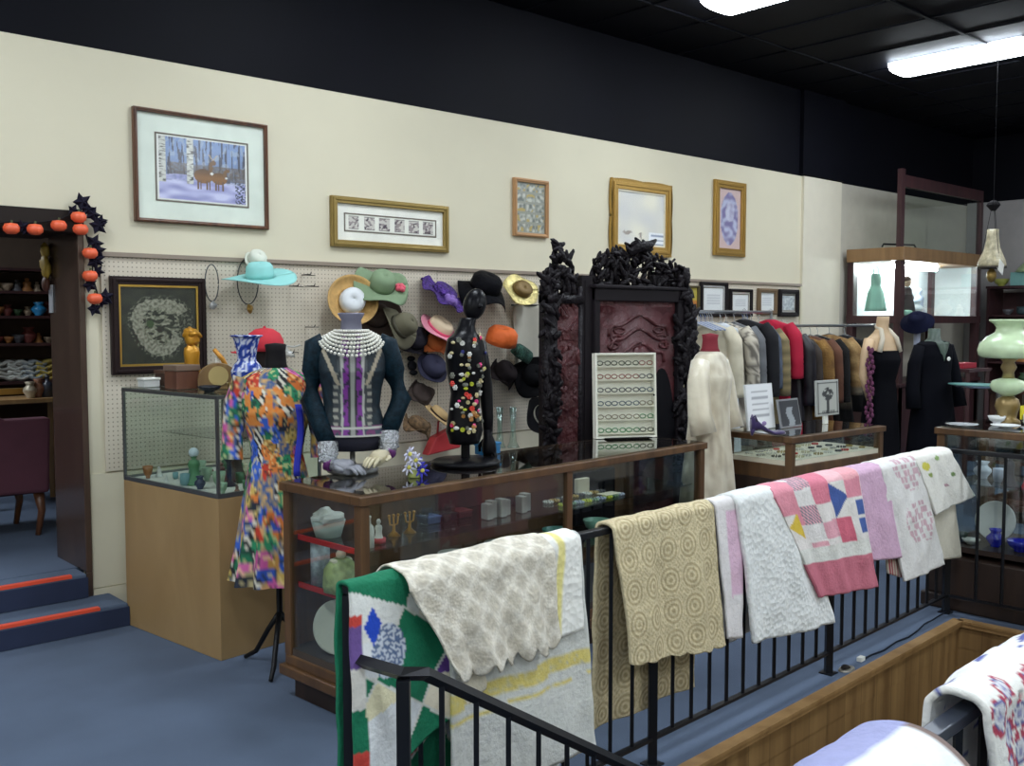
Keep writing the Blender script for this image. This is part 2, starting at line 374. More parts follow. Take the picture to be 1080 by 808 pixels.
# ------------------------------------------------------------------ pictures on the wall
def frame(name, label, cat, x0, y0, x1, y1, wf, fm, pat, matw=0, matc=(225, 235, 222), Y=0, depth=.03, nx=60, ny=40, glaze=True, wavy=False, inner=None, base=0):
    a = PY(x0, y0, Y); b = PY(x1, y1, Y)
    W = b.x - a.x; H = a.z - b.z
    t = thing(name, label, cat, (a.x + W / 2, Y - .002 - base, b.z))
    f = MB(); h = W / 2
    def ring(mb, hx, z0, z1, w_, ya, yb):
        mb.box(-hx, -hx + w_, ya, yb, z0, z1); mb.box(hx - w_, hx, ya, yb, z0, z1)
        mb.box(-hx + w_, hx - w_, ya, yb, z0, z0 + w_); mb.box(-hx + w_, hx - w_, ya, yb, z1 - w_, z1)
    ring(f, h, 0, H, wf, -depth, 0)
    ring(f, h - wf * .25, wf * .25, H - wf * .25, wf * .35, -depth - .008, -depth)
    if wavy:
        for i in range(24):
            q = i / 23
            s_ = .006 + .010 * abs(math.sin(q * PI * 2))
            f.box(-h + q * (W - .04), -h + q * (W - .04) + .05, -depth, -.005, H - .005, H + s_)
            f.box(h - .01, h + s_, -depth, -.005, q * (H - .04), q * (H - .04) + .05); f.box(-h - s_, -h + .01, -depth, -.005, q * (H - .04), q * (H - .04) + .05)
            f.box(-h + q * (W - .04), -h + q * (W - .04) + .05, -depth, -.005, -s_, .005)
    f.build('frame', fm, t, bevel=.003)
    if inner:
        g_ = MB(); ring(g_, h - wf - .0, wf, H - wf, inner[0], -depth * .7, -.01); g_.build('inner_frame', inner[1], t)
        wf += inner[0]
    if matw:
        m_ = MB(); m_.box(-h + wf, h - wf, -.010, -.004, wf, H - wf); m_.build('mat_board', M(matc, .8), t)
    iw = h - wf - matw; z0 = wf + matw; z1 = H - wf - matw
    if matw:
        m2 = MB(); ring(m2, iw + .012, z0 - .012, z1 + .012, .008, -.0135, -.0105); m2.build('mat_line', M((110, 100, 90), .6), t)
    p = MB(); p.grid(nx, ny, lambda u, v: (-iw + 2 * iw * u, -.012, z0 + (z1 - z0) * v), pat)
    p.build('picture', ATT('print_paper', .6, var=.02), t)
    if glaze:
        g2 = MB(); g2.box(-h + wf, h - wf, -.0155, -.0145, wf, H - wf); g2.build('glazing', glass('picture_glass', (1, 1, 1), .22, .12), t)
    return t
def deer(u, v):
    sky = mixc((96, 104, 118), (134, 156, 196), v * 1.2 + .4 * nz(u * 4, v * 4))
    c = sky if v > .35 else (196, 200, 226)
    tr = nz(u * 40, v * 2.2, 3)
    if v > .33 and tr > .12: c = mixc(c, (70, 66, 68), .7)
    if v > .33 and nz(u * 26, v * 9, 8) > .25: c = mixc(c, (180, 190, 200), .5)
    if .36 < v < .60 and u > .12: c = mixc(c, (110, 96, 84), .55 + .4 * nz(u * 30, v * 30))
    if v < .36 + .06 * math.sin(u * 6): c = mixc((206, 208, 238), (150, 152, 200), .5 + 1.2 * nz(u * 5, v * 12, 2))
    if .30 < v < .42: c = mixc(c, (120, 130, 160), .5 * (nz(u * 30, v * 30, 6) + .4))
    if u > .86 and v < .35 and nz(u * 40, v * 40) > 0: c = (66, 74, 92)
    for cx, w_ in ((.045, .042), (.355, .036)):
        if abs(u - cx) < w_ and v > .27: c = mixc((206, 208, 200), (90, 88, 84), max(0, nz(u * 20, v * 46, 5) * 2.2))
    def ell(cx, cy, rx, ry): return ((u - cx) / rx) ** 2 + ((v - cy) / ry) ** 2 < 1
    br = (140, 102, 66)
    if ell(.50, .42, .105, .115): c = mixc(br, (84, 66, 52), (v - .40) * 6)
    if ell(.68, .40, .090, .095): c = mixc(br, (90, 70, 54), (v - .40) * 6)
    for x_ in (.44, .47, .54, .57, .64, .67, .72): 
        if abs(u - x_) < .008 and .2 < v < .36: c = (116, 94, 74)
    if ell(.585, .56, .022, .10) or ell(.615, .645, .030, .040): c = (120, 92, 66)
    if ell(.745, .48, .020, .07) or ell(.775, .54, .026, .030): c = (124, 96, 70)
    if ell(.595, .47, .020, .022) or ell(.76, .42, .016, .018): c = (230, 230, 226)
    for k in (-1, 1):
        if abs((u - .61) - k * (v - .68) * .5) < .006 and .68 < v < .78: c = (190, 170, 140)
    if u < .015 or u > .985 or v < .02 or v > .98: c = (236, 236, 232)
    return c
walnut = wood('walnut', (118, 76, 50), (72, 44, 32), .35, 20)
gold = mat('gold_leaf', (176, 140, 72), .35, .65, bump=(60, .3, .004))
goldb = mat('antique_gold', (148, 126, 72), .38, .6, bump=(80, .3, .003))
lightwood = mat('tan_frame_wood', (186, 142, 98), .5)
frame('framed_print', 'large walnut-framed print of two deer among snowy birches', 'picture', 138, 112, 281.5, 243, .022, walnut, deer, .115, (224, 233, 221), nx=150, ny=100)
def six(u, v):
    c = (236, 236, 226)
    k = u * 6; i = int(k); f_ = k - i
    if .16 < f_ < .84 and .08 < v < .92:
        c = (204, 200, 192)
        if nz(u * 30, v * 5, i * 3.1) > .08: c = (150, 140, 140)
        if nz(u * 34, v * 7, i * 7.7) > .3: c = (86, 76, 84)
        if v > .88 or v < .10: c = (90, 84, 80)
    return c
frame('framed_prints', 'wide gold frame holding six small prints in a row', 'picture', 347, 206, 471, 267, .045, goldb, six, .07, (240, 240, 230), nx=150, ny=24)
def gridpic(u, v):
    c = (150, 152, 140); i = int(u * 3); j = int(v * 5); fu = u * 3 - i; fv = v * 5 - j
    if .08 < fu < .92 and .1 < fv < .9:
        c = mixc((196, 196, 184), (110, 116, 110), .5 + 1.4 * nz(u * 9, v * 13, 4))
        if nz(u * 7, v * 10, 9) > .28: c = (180, 160, 100)
    return c
frame('framed_chart', 'small light wood frame with rows of tiny pictures', 'picture', 540, 187, 576, 251.5, .028, lightwood, gridpic, 0, nx=40, ny=60)
def mirror(u, v):  # mirror reflection painted in as cream and grey patches
    c = mixc((236, 232, 214), (204, 204, 206), .45 + 1.2 * nz(u * 2.2, v * 2.2, 5))
    if u > .68 and v < .26: c = (240, 243, 246) if (int(v * 34) % 3 or u < .72) else (150, 160, 180)
    if nz(u * 7, v * 7, 1) > .42 and v < .4: c = (160, 150, 140)
    return c
frame('ornate_frame', 'ornate scalloped gold mirror with a painted pale reflection and a price card', 'picture', 643, 188.5, 705, 271, .075, gold, mirror, 0, nx=44, ny=50, wavy=True, inner=(.014, M((226, 218, 196), .5)))
def oval(u, v):
    c = (206, 180, 176); d = ((u - .5) / .40) ** 2 + ((v - .5) / .44) ** 2
    if d < 1:
        c = mixc((126, 118, 160), (186, 190, 214), .5 + 1.4 * nz(u * 6, v * 11, 2))
        if ((u - .52) / .2) ** 2 + ((v - .62) / .17) ** 2 < 1: c = mixc(c, (206, 206, 220), .5)
    return c
frame('framed_portrait', 'narrow gold frame with a lavender oval figure on pink', 'picture', 752, 189, 783.5, 271.5, .07, gold, oval, 0, nx=30, ny=60)
def wreath(u, v):
    c = mixc((30, 34, 24), (44, 48, 34), .5 + nz(u * 9, v * 9)); x = u - .52; y = v - .50; r = math.hypot(x, y * 1.0); a = math.atan2(y, x)
    rr = .30 + .03 * math.sin(a * 3)
    if abs(r - rr) < .075 + .03 * nz(a * 6, 2) and not (-.55 < a < .5 and r > .1): c = mixc((150, 150, 132), (88, 90, 74), .4 + 1.3 * nz(u * 30, v * 30))
    if abs(r - rr) < .13 and nz(u * 34, v * 34, 5) > .16: c = mixc(c, (132, 134, 116), .6)
    if r < .25 and nz(u * 9 + v * 4, v * 24, 7) > .02: c = mixc((148, 150, 130), (80, 84, 66), nz(u * 30, v * 30, 4) + .4)
    if math.hypot(x + .14, y - .02) < .05: c = (54, 74, 40)
    return c
frame('embroidered_picture', 'dark framed embroidery of a pale curled dragon wreath on black', 'picture', 114, 291, 216.5, 392, .045, mat('dark_frame', (44, 34, 34), .35), wreath, 0, nx=110, ny=110, Y=-.02, inner=(.012, M((204, 168, 84), .3, .8)))
# five frames hung beneath the rail, behind the clothes rack
def cert(u, v):
    c = (226, 230, 230)
    if .2 < v < .8 and .18 < u < .82 and int(v * 16) % 2: c = (196, 200, 204)
    return c
bf = M((42, 38, 40), .4)
frame('framed_certificate', 'largest black-framed certificate hanging under the rail above the hangers', 'picture', 737, 297, 765, 334, .03, bf, cert, .03, (236, 240, 240), Y=-.02, nx=16, ny=16)
frame('framed_certificate', 'low black-framed sheet hanging just right of the largest certificate', 'picture', 768, 304.5, 791, 334, .028, bf, cert, .03, (240, 240, 232), Y=-.02, nx=16, ny=16)
frame('framed_photo', 'brown-framed pale picture between two black frames under the rail', 'picture', 798, 304, 817, 332, .04, M((120, 98, 72), .5), cert, .0, Y=-.02, nx=16, ny=16)
frame('framed_photo', 'rightmost black-framed picture under the rail, beside the pillar', 'picture', 820, 305, 840, 334, .045, bf, lambda u, v: mixc((206, 214, 214), (150, 160, 168), .4 + nz(u * 6, v * 6)), .02, (225, 225, 220), Y=-.02, nx=16, ny=16)
frame('framed_painting', 'yellow and orange painting half hidden behind the carved screen', 'picture', 722, 301, 735, 327, .02, M((90, 80, 50), .5), lambda u, v: (186, 172, 70) if v > .4 else (190, 120, 50), 0, Y=-.02, nx=12, ny=12)

# ------------------------------------------------------------------ glass counters
cwood = wood('counter_oak', (108, 78, 50), (76, 54, 36), .38, 9)
rwood = wood('counter_mahogany', (92, 58, 42), (62, 38, 30), .38, 9)
dwood = wood('dark_plinth', (58, 42, 34), (38, 28, 24), .5, 9)
def W(o, rz, x, y, z): c, s = math.cos(rz), math.sin(rz); return Vector((o[0] + x * c - y * s, o[1] + x * s + y * c, z))
def counter(label, o, rz, L, D, H, zg, shelves, mull, wm, back=True, name='display_counter', pw=.045, deckm=None, plinth=.10, panel=False):
    t = thing(name, label, 'display counter', (o[0], o[1], 0), rz)
    p = MB(); p.box(.03, L - .03, .03, D - .03, 0, plinth); p.build('plinth', dwood, t)
    b = MB(); b.box(-.02, L + .02, -.02, D + .02, plinth, plinth + .045); b.box(0, L, 0, D, plinth + .045, plinth + .09); 
    if panel: b.box(.004, L - .004, .004, D - .004, plinth + .09, zg - .03)
    b.build('base', wm, t, bevel=.006)
    if panel:
        q = MB(); q.box(.07, L - .07, -.004, .01, plinth + .16, zg - .12); q.box(-.004, .01, .07, D - .07, plinth + .16, zg - .12); q.build('raised_panel', dwood if wm is cwood else rwood, t, bevel=.003)
    dk = MB(); dk.box(.01, L - .01, .01, D - .01, zg - .03, zg); dk.build('deck', deckm or wm, t)
    f = MB(); tw = .05
    f.box(-.012, L + .012, -.012, tw, H - .045, H - .008); f.box(-.012, L + .012, D - tw, D + .012, H - .045, H - .008)
    f.box(-.012, tw, tw, D - tw, H - .045, H - .008); f.box(L - tw, L + .012, tw, D - tw, H - .045, H - .008)
    f.build('top_frame', wm, t, bevel=.004)
    g = MB(); g.box(.012, L - .012, .012, D - .012, H - .008, H - .001); g.build('glass_top', GLC, t)
    for x, y in ((0, 0), (L - pw, 0), (0, D - pw), (L - pw, D - pw)):
        q = MB(); q.box(x, x + pw, y, y + pw, plinth + .09, H - .046); q.build('post', wm, t, bevel=.003)
    for x in mull:
        q = MB(); q.box(x - .02, x + .02, 0, .03, zg, H - .046); q.build('mullion', wm, t, bevel=.003)
    q = MB(); q.box(pw, L - pw, .012, .016, zg, H - .046); q.build('front_pane', GLC, t)
    for x in (.012, L - .016):
        q = MB(); q.box(x, x + .004, pw, D - pw, zg, H - .046); q.build('end_pane', GLC, t)
    q = MB(); q.box(pw, L - pw, D - .02, D - .008, zg, H - .046); q.build('back_panel', wm if back else GL, t)
    for i, z in enumerate(shelves):
        q = MB(); q.box(.05, L - .05, .05, D - .03, z - .008, z); q.build('shelf', GLC, t)
    return t
C1 = (2.14, -2.31); R1 = math.radians(4)
counter('long oak and glass display counter in the middle of the shop', C1, R1, 2.46, .55, .955, .22, (.50, .71), (1.27,), cwood, deckm=M((70, 60, 54), .8))
rd = MB(); 
for z in (.488, .698): 
    rd.box(.046, .056, .05, .52, z - .004, z + .018)
rd.build('shelf_strip', M((196, 44, 40), .5), [o for o in col.objects if o.name == 'display_counter'][0])
C2 = (5.17, -2.34); R2 = math.radians(-2.5)
counter('low mahogany counter with a shallow glass jewellery case on top', C2, R2, 1.04, .50, .955, .80, (), (), cwood, panel=True, back=False, deckm=M((226, 218, 196), .8), name='jewellery_counter')
C3 = (5.60, -3.02); R3 = math.radians(-90)
counter('dark-based glass counter behind the railing at the right edge', C3, R3, 2.0, .62, 1.04, .36, (.72,), (), cwood, back=False, deckm=dwood)
s = MB(); s.box(-.05, 2.05, -.05, .66, 0, .08); s.box(-.03, 2.03, -.03, .64, .081, .30)
s.build('stepped_base', dwood, [o for o in col.objects if o.name.startswith('display_counter')][1], bevel=.008)
C4 = (8.35, -2.2)
counter('further glass counter with a bright reflecting top beyond the black dresses', C4, R3, 1.9, .6, 1.10, .5, (.8,), (), rwood, back=False)

# ------------------------------------------------------------------ pedestal with glass case at the left
PR = math.radians(7.2)
PO = (2.09, -1.16)
bm_ = wood('birch_veneer', (176, 146, 102), (158, 128, 86), .45, 2.5, (1, 1, .4))
t = thing('glass_showcase', 'blond wood pedestal topped with a box-shaped glass showcase, left', 'display case', (PO[0], PO[1], 0), PR)
b = MB(); b.box(0, .62, 0, .90, 0, .79); b.build('pedestal', bm_, t, bevel=.003)
al = M((120, 122, 122), .35, .7)
f = MB()
for z0, z1 in ((.791, .812), (1.268, 1.285)):
    f.box(0, .62, 0, .014, z0, z1); f.box(0, .62, .886, .90, z0, z1); f.box(0, .014, .014, .886, z0, z1); f.box(.606, .62, .014, .886, z0, z1)
for x in (0, .606):
    for y in (0, .886): f.box(x, x + .014, y, y + .014, .812, 1.268)
f.build('metal_edge', al, t)
for nm, a in (('side_pane', (.004, .009, .015, .885, .812, 1.268)), ('front_pane', (.015, .605, .004, .009, .812, 1.268)), ('back_pane', (.015, .605, .890, .895, .812, 1.268)), ('side_pane', (.611, .616, .015, .885, .812, 1.268)), ('top_pane', (.0, .62, .0, .90, 1.286, 1.291)), ('inner_shelf', (.2, .60, .12, .86, 1.035, 1.041))):
    q = MB(); q.box(*a); q.build(nm, GL if 'shelf' not in nm else GL, t)
q = MB(); q.box(.015, .605, .015, .885, .791, .80); q.build('deck', M((206, 204, 196), .7), t)

# ------------------------------------------------------------------ generic small things
def vase(nm, lab, cat, loc, prof, m, grp=None, n=18, parts=(), colf=None, rz=0):
    if parts:
        t = thing(nm, lab, cat, loc, rz, grp); b = MB(); b.lathe(prof, n=n, colf=colf); b.build('body', m, t, smooth=True)
        for pn, fn, pm in parts: q = MB(); fn(q); q.build(pn, pm, t, smooth=True)
        return t
    b = MB(); b.lathe(prof, n=n, colf=colf); o = b.build(nm, m, None, smooth=True, loc=loc, rz=rz); return tag(o, lab, cat, grp)
BOT = lambda h, r: [(0, 0), (r, 0), (r, h * .55), (r * .9, h * .65), (r * .35, h * .76), (r * .33, h * .92), (r * .42, h * .94), (r * .4, h), (0, h)]
FIG = lambda h, r: [(0, 0), (r, 0), (r * .95, h * .05), (r * .6, h * .3), (r * .5, h * .45), (r * .62, h * .62), (r * .5, h * .72), (r * .2, h * .77), (r * .36, h * .85), (r * .36, h * .93), (r * .18, h), (0, h)]
BOWL = lambda h, r: [(0, 0), (r * .45, 0), (r * .4, h * .12), (r * .8, h * .45), (r, h), (r * .94, h), (r * .7, h * .45), (0, h * .2)]
CUP = lambda h, r: [(0, 0), (r * .8, 0), (r, h * .3), (r, h), (r * .9, h), (r * .88, h * .1), (0, h * .1)]
URN = lambda h, r: [(0, 0), (r * .55, 0), (r * .5, h * .06), (r, h * .4), (r * .95, h * .55), (r * .55, h * .75), (r * .5, h * .82), (r * .75, h), (r * .68, h), (0, h * .8)]
def boxy(nm, lab, cat, loc, dims, m, grp=None, rz=0, lid=None, bevel=.004):
    x, y, z = dims
    if lid:
        t = thing(nm, lab, cat, loc, rz, grp); b = MB(); b.box(-x / 2, x / 2, -y / 2, y / 2, 0, z * .75); b.build('body', m, t, bevel=bevel)
        b = MB(); b.box(-x / 2 - .004, x / 2 + .004, -y / 2 - .004, y / 2 + .004, z * .751, z); b.build('lid', lid, t, bevel=bevel); return t
    b = MB(); b.box(-x / 2, x / 2, -y / 2, y / 2, 0, z); o = b.build(nm, m, None, loc=loc, rz=rz, bevel=bevel); return tag(o, lab, cat, grp)
def plate(nm, lab, loc, r, m, rimm, rz=0, lean=1.2, grp=None):
    t = thing(nm, lab, 'plate', loc, rz, grp)
    mt = Matrix.Rotation(lean, 4, 'X')
    b = MB(); b.lathe([(0, 0), (r * .6, 0), (r * .97, .018), (r * .97, .022), (r * .6, .006), (0, .006)], (0, 0, r * math.sin(lean) + .004), 32, mt); b.build('dish', m, t, smooth=True)
    b = MB(); b.lathe([(r * .94, .016), (r, .018), (r, .024), (r * .94, .022)], (0, 0, r * math.sin(lean) + .004), 32, mt); b.build('rim', rimm, t, smooth=True)
    b = MB(); b.tube([(-.04, -.02, .003), (0, .05, .003), (.04, -.02, .003)], .003); b.tube([(0, .05, .003), (0, .045, r)], .003); b.build('stand', M((110, 84, 50), .4), t)
    return t

# counter 1 contents (local x along the counter, y into it)
c1 = lambda x, y, z: W(C1, R1, x, y, z + .001)
wh = M((232, 232, 224), .5); crm = M((222, 214, 190), .6); gr = M((150, 172, 110), .5)
t = thing('tissue_basket', 'white basket heaped with white tissue on the top shelf of the counter end', 'basket', c1(.13, .40, .711))
b = MB(); b.lathe([(0, 0), (.055, 0), (.075, .07), (.07, .07), (0, .01)], n=20); b.build('basket', M((190, 204, 196), .6), t, smooth=True)
b = MB(); b.ball((0, 0, .075), (.066, .066, .032), 16, 10, bump=.7); b.ball((-.02, .01, .10), (.035, .035, .028), 12, 8, bump=.8); b.build('tissue', wh, t)
vase('cylinder_vase', 'tall mottled white cylinder vase on the middle shelf of the counter end', 'vase', c1(.10, .42, .501), [(0, 0), (.042, 0), (.042, .19), (.036, .19), (.036, .02), (0, .02)], mat('mottled_china', (176, 184, 190), .4, var=.35, vscale=40))
t = thing('figurine', 'cream and green china figurine beside the mottled vase', 'figurine', c1(.10, .27, .501))
b = MB(); b.lathe([(0, 0), (.07, 0), (.075, .03), (.07, .10), (.045, .13), (.03, .14), (0, .14)], n=20, wob=lambda a, i, z: 1 + .08 * math.sin(a * 7)); b.build('skirt', mat('green_china', (176, 188, 130), .4, var=.3, vscale=30), t, smooth=True)
b = MB(); b.ball((0, 0, .155), .022); b.ball((.035, 0, .13), (.012, .03, .012)); b.ball((-.035, 0, .13), (.012, .03, .012)); b.build('head', crm, t, smooth=True)
plate('standing_plate', 'large floral plate standing on the bottom of the counter end', c1(.11, .30, .221), .115, mat('floral_china', (182, 186, 158), .35, var=.3, vscale=26), M((206, 204, 190), .4), rz=math.radians(-62), lean=1.35)
vase('bottle', 'slim white bottle just inside the counter front near the corner', 'bottle', c1(.12, .10, .711), BOT(.13, .02), wh)
vase('figurine', 'small white figurine with a red base behind the counter front corner', 'figurine', c1(.20, .14, .711), FIG(.10, .026), wh, parts=(('base', lambda q: q.lathe([(0, -.0), (.03, 0), (.03, .02), (0, .021)]), M((170, 40, 50), .5)),))
for i, x in enumerate((.33, .42)):
    t = thing('candle_holder', 'gold branch candle holder, %s of the pair above the lace' % ('left' if not i else 'right'), 'candle holder', c1(x, .2, .711))
    b = MB(); b.lathe([(0, 0), (.03, 0), (.008, .02), (.006, .05), (0, .05)], n=12)
    for k in (-1, 0, 1): b.tube([(0, 0, .045), (k * .02, 0, .05), (k * .024, 0, .085)], .004); b.ball((k * .024, 0, .088), .007, 8, 6)
    b.build('branches', M((190, 140, 60), .35, .8), t, smooth=True)
q = 0
for i in range(6):
    boxy('ring_box', 'pale grey upright box in the row on the glass shelf of the long counter', 'box', c1(.86 + i * .046 + (.05 if i > 3 else 0), .16 + .02 * (i % 2), .711), (.036, .05, .075 + .006 * (i % 3)), M((176, 178, 172), .6), 'grey boxes on the counter shelf')
for i in range(3):
    boxy('small_box', ('dark blue flat box near the grey upright boxes', 'black flat jewel box on the counter shelf', 'maroon flat jewel box on the counter shelf')[i], 'box', c1(.62 + i * .10, .30, .711), (.08, .08, .035), M(((40, 56, 100), (30, 28, 32), (90, 34, 40))[i], .5), lid=M(((60, 80, 130), (44, 42, 46), (120, 50, 54))[i], .5))
for i in range(5):
    vase('drinking_glass', 'clear tumbler standing on the counter shelf', 'glass', c1(.47 + i * .07, .30 - .05 * (i % 2), .711), CUP(.07, .026), GL, 'tumblers on the counter shelf')
jewc = [(190, 200, 60), (220, 220, 210), (120, 150, 120), (190, 160, 90), (160, 170, 190), (90, 90, 96)]
jewn = ['lime', 'white', 'sage green', 'gold', 'silver', 'dark grey']
for i in range(18):
    k = i % 6
    b = MB()
    for a in range(9): b.ball((.022 * math.cos(a * .7), .022 * math.sin(a * .7), .007), .0075, 6, 4)
    o = b.build('bead_bracelet', M(jewc[k], .3), None, smooth=True, loc=c1(1.36 + (i // 2) * .055, .12 + .10 * (i % 2) + .02 * math.sin(i * 3), .711))
    tag(o, '%s bead bracelet lying on the shelf at the right half of the counter' % jewn[k], 'bracelet', '%s bracelets in the counter' % jewn[k])
boxy('price_card', 'cream folded card standing among the bracelets in the counter', 'card', c1(1.72, .30, .711), (.09, .03, .08), crm)
boxy('price_card', 'flat cream card lying before the standing card in the counter', 'card', c1(1.74, .13, .7225), (.12, .07, .005), crm)
boxy('jewel_tray', 'black velvet tray on the counter shelf under the bracelets at its left', 'tray', c1(1.20, .38, .711), (.16, .12, .02), M((26, 24, 28), .9))
for i in range(4):
    vase('china_bowl', ('teal glass bowl on the lower counter shelf', 'sea-green glass bowl low in the counter at right', 'white china bowl low in the counter', 'grey china bowl low in the counter')[i], 'bowl', c1((1.42, 1.75, .7, 1.0)[i], .22, .501), BOWL(.07, .075), M(((60, 120, 110), (130, 176, 156), (210, 210, 200), (120, 124, 122))[i], .35))
tag(MB().box(-.18, .18, -.012, .012, 0, .30).build('black_garment_board', M((18, 18, 24), .9), None, loc=c1(1.95, .40, .501), rz=R1, bevel=.01), 'black velvet display board inside the right end of the long counter', 'display board')
tag(MB().box(-.15, .15, -.01, .01, 0, .2).build('maroon_book', M((74, 34, 36), .8), None, loc=c1(.95, .45, .711), rz=R1), 'maroon velvet board standing at the back of the long counter', 'display board')

# counter 2: things in the shallow case and on its glass top
c2 = lambda x, y, z: W(C2, R2, x, y, z + .001)
for i in range(34):
    random.seed(100 + i); k = random.randrange(6)
    b = MB(); r = random.uniform(.012, .026)
    for a in range(10): b.ball((r * math.cos(a * .63) * 1.3, r * math.sin(a * .63), .006), .006, 6, 4)
    cc = [(206, 196, 160), (190, 186, 176), (196, 60, 50), (170, 150, 90), (70, 66, 60), (226, 222, 210)][k]; nn = ['cream', 'silver', 'red', 'gold', 'black', 'white'][k]
    o = b.build('necklace', M(cc, .3), None, smooth=True, loc=c2(.09 + (i // 4) * .105 + random.uniform(-.02, .02), .08 + (i % 4) * .10, .801))
    tag(o, '%s coiled necklace lying on the pale deck of the jewellery counter' % nn, 'necklace', '%s necklaces in the jewellery counter' % nn)
def card(nm, lab, cat, a, b, y, fn, fm, thick=.012, lean=-.12, frm=.012, nx=24, ny=32, z0=None):
    A = PY(a[0], a[1], y); B = PY(b[0], b[1], y); Wd = B.x - A.x; H = A.z - B.z
    zb = z0 if z0 is not None else B.z
    t = thing(nm, lab, cat, ((A.x + B.x) / 2, y, zb + .0012), 0, rx=lean)
    f = MB(); f.box(-Wd / 2, Wd / 2, 0, thick, 0, H); f.build('frame', fm, t, bevel=.002)
    p = MB(); p.grid(nx, ny, lambda u, v: (-Wd / 2 + frm + (Wd - 2 * frm) * u, -.002, frm + (H - 2 * frm) * v), fn); p.build('face', ATT('print_paper', .6), t)
    return t
card('sign_card', 'white printed card in a clear stand behind the purple shoe', 'sign', (790, 411), (818, 456), -2.02, lambda u, v: (176, 178, 186) if (int(v * 22) % 3 == 0 and .22 < v < .9 and .2 < u < .8) else (238, 240, 244), M((214, 218, 220), .3), z0=.956, frm=.006)
card('photo_frame', 'silver-edged black photograph leaning on the jewellery counter', 'picture', (825, 421), (846, 449), -2.08, lambda u, v: (150, 156, 162) if abs(u - .5 - .05 * math.sin(v * 9)) < .16 and v < .75 else (52, 54, 60), M((150, 152, 156), .35, .5), lean=-.2, z0=.956)
t = card('sign_board', 'black and white portrait sign held up on a white stand', 'sign', (862, 402), (885, 437), -2.12, lambda u, v: ((60, 62, 64) if (((u - .5) / .26) ** 2 + ((v - .62) / .2) ** 2 < 1 and nz(u * 9, v * 9) > -.25) or (v < .12 and .2 < u < .8 and int(u * 22) % 2) or (abs(u - .5) < .06 and v < .6) or abs(abs(u - .5) - .44) < .02 or abs(abs(v - .5) - .46) < .015 else (186, 188, 182)), M((180, 182, 178), .5), lean=-.05)
p0 = Vector(t.location)
s = MB(); s.box(-.022, .022, .013, .03, -(p0.z - .957), .03); s.build('stand', wh, t)
# purple high-heeled shoe
pu = mat('purple_suede', (46, 26, 84), .75, sheen=.4)
sh = thing('high_heel_shoe', 'purple high-heeled shoe on the jewellery counter', 'shoe', PZ(808, 459, .957), math.radians(-28))
b = MB()
secs = [(-.10, .020, .070, .026, .045), (-.085, .022, .070, .030, .045), (-.04, .026, .055, .028, .020), (0, .032, .030, .030, .014), (.04, .040, .012, .036, .012), (.08, .038, .013, .036, .016), (.115, .020, .012, .020, .012), (.128, .006, .010, .004, .006)]
vs = []; n = 14
for x, ry, cz, _, rz_ in secs:
    for j in range(n):
        a = 2 * PI * j / n; vs.append((x, ry * math.cos(a), cz + rz_ * math.sin(a)))
b.add(vs, [(i * n + j, i * n + (j + 1) % n, (i + 1) * n + (j + 1) % n, (i + 1) * n + j) for i in range(len(secs) - 1) for j in range(n)] + [tuple(range(n)), tuple((len(secs) - 1) * n + j for j in range(n))])
b.build('upper', pu, sh, smooth=True)
b = MB(); b.tube([(-.088, 0, .04), (-.094, 0, .0)], [.018, .006], 8); b.build('heel', pu, sh, smooth=True)
b = MB(); b.tube([(-.10, 0, .10), (-.085, .02, .12), (-.07, .022, .085)], .006); b.tube([(-.10, 0, .10), (-.085, -.02, .12), (-.07, -.022, .085)], .006); b.build('strap', pu, sh, smooth=True)
b = MB(); b.ball((-.03, -.03, .075), (.016, .006, .014), 8, 6); b.build('bow', M((150, 130, 180), .4), sh)

# glass showcase contents
cp_ = lambda x, y, z: W(PO, PR, x, y, z + .001)
random.seed(3)
sc_c = [((150, 176, 150), 'pale green'), ((200, 200, 196), 'white'), ((70, 110, 80), 'green'), ((44, 50, 76), 'navy'), ((150, 100, 60), 'brown'), ((120, 84, 80), 'reddish'), ((110, 150, 156), 'aqua'), ((206, 198, 170), 'cream')]
for i in range(30):
    k = (i * 5) % 8; x = .08 + .075 * (i % 7) + random.uniform(-.01, .01); y = .07 + .185 * (i // 7) + random.uniform(-.03, .03)
    h = random.uniform(.03, .09); pf = (BOWL, FIG, CUP, URN)[i % 4](h, h * .42)
    vase(('trinket_bowl', 'trinket_figurine', 'trinket_cup', 'trinket_urn')[i % 4], '%s china trinket %s on the floor of the glass showcase' % (sc_c[k][1], ('bowl', 'figurine', 'cup', 'urn')[i % 4]), 'ornament', cp_(x, y, .80), pf, M(sc_c[k][0], .4), 'trinkets in the glass showcase: %s %s' % (sc_c[k][1], ('bowl', 'figurine', 'cup', 'urn')[i % 4]), n=12)
vase('jar', 'cream lidded jar at the front right corner inside the glass showcase', 'jar', cp_(.40, .035 + .03, .80), [(0, 0), (.035, 0), (.037, .12), (.032, .135), (.03, .14), (.034, .15), (.03, .165), (0, .17)], crm)
vase('figurine', 'green lady figurine with a white head inside the glass showcase', 'figurine', cp_(.13, .42, .80), FIG(.17, .05), M((80, 130, 90), .45), parts=(('head', lambda q: q.ball((0, 0, .165), .026), M((214, 226, 236), .4)),))
vase('figurine', 'dark bronze bust on the inner shelf of the glass showcase', 'figurine', cp_(.30, .25, 1.042), FIG(.14, .05), M((74, 56, 48), .5))
vase('candlestick', 'navy candlestick standing in the glass showcase', 'candlestick', cp_(.22, .24, .80), [(0, 0), (.04, 0), (.012, .03), (.012, .12), (.03, .14), (.03, .16), (0, .16)], M((36, 42, 62), .4))
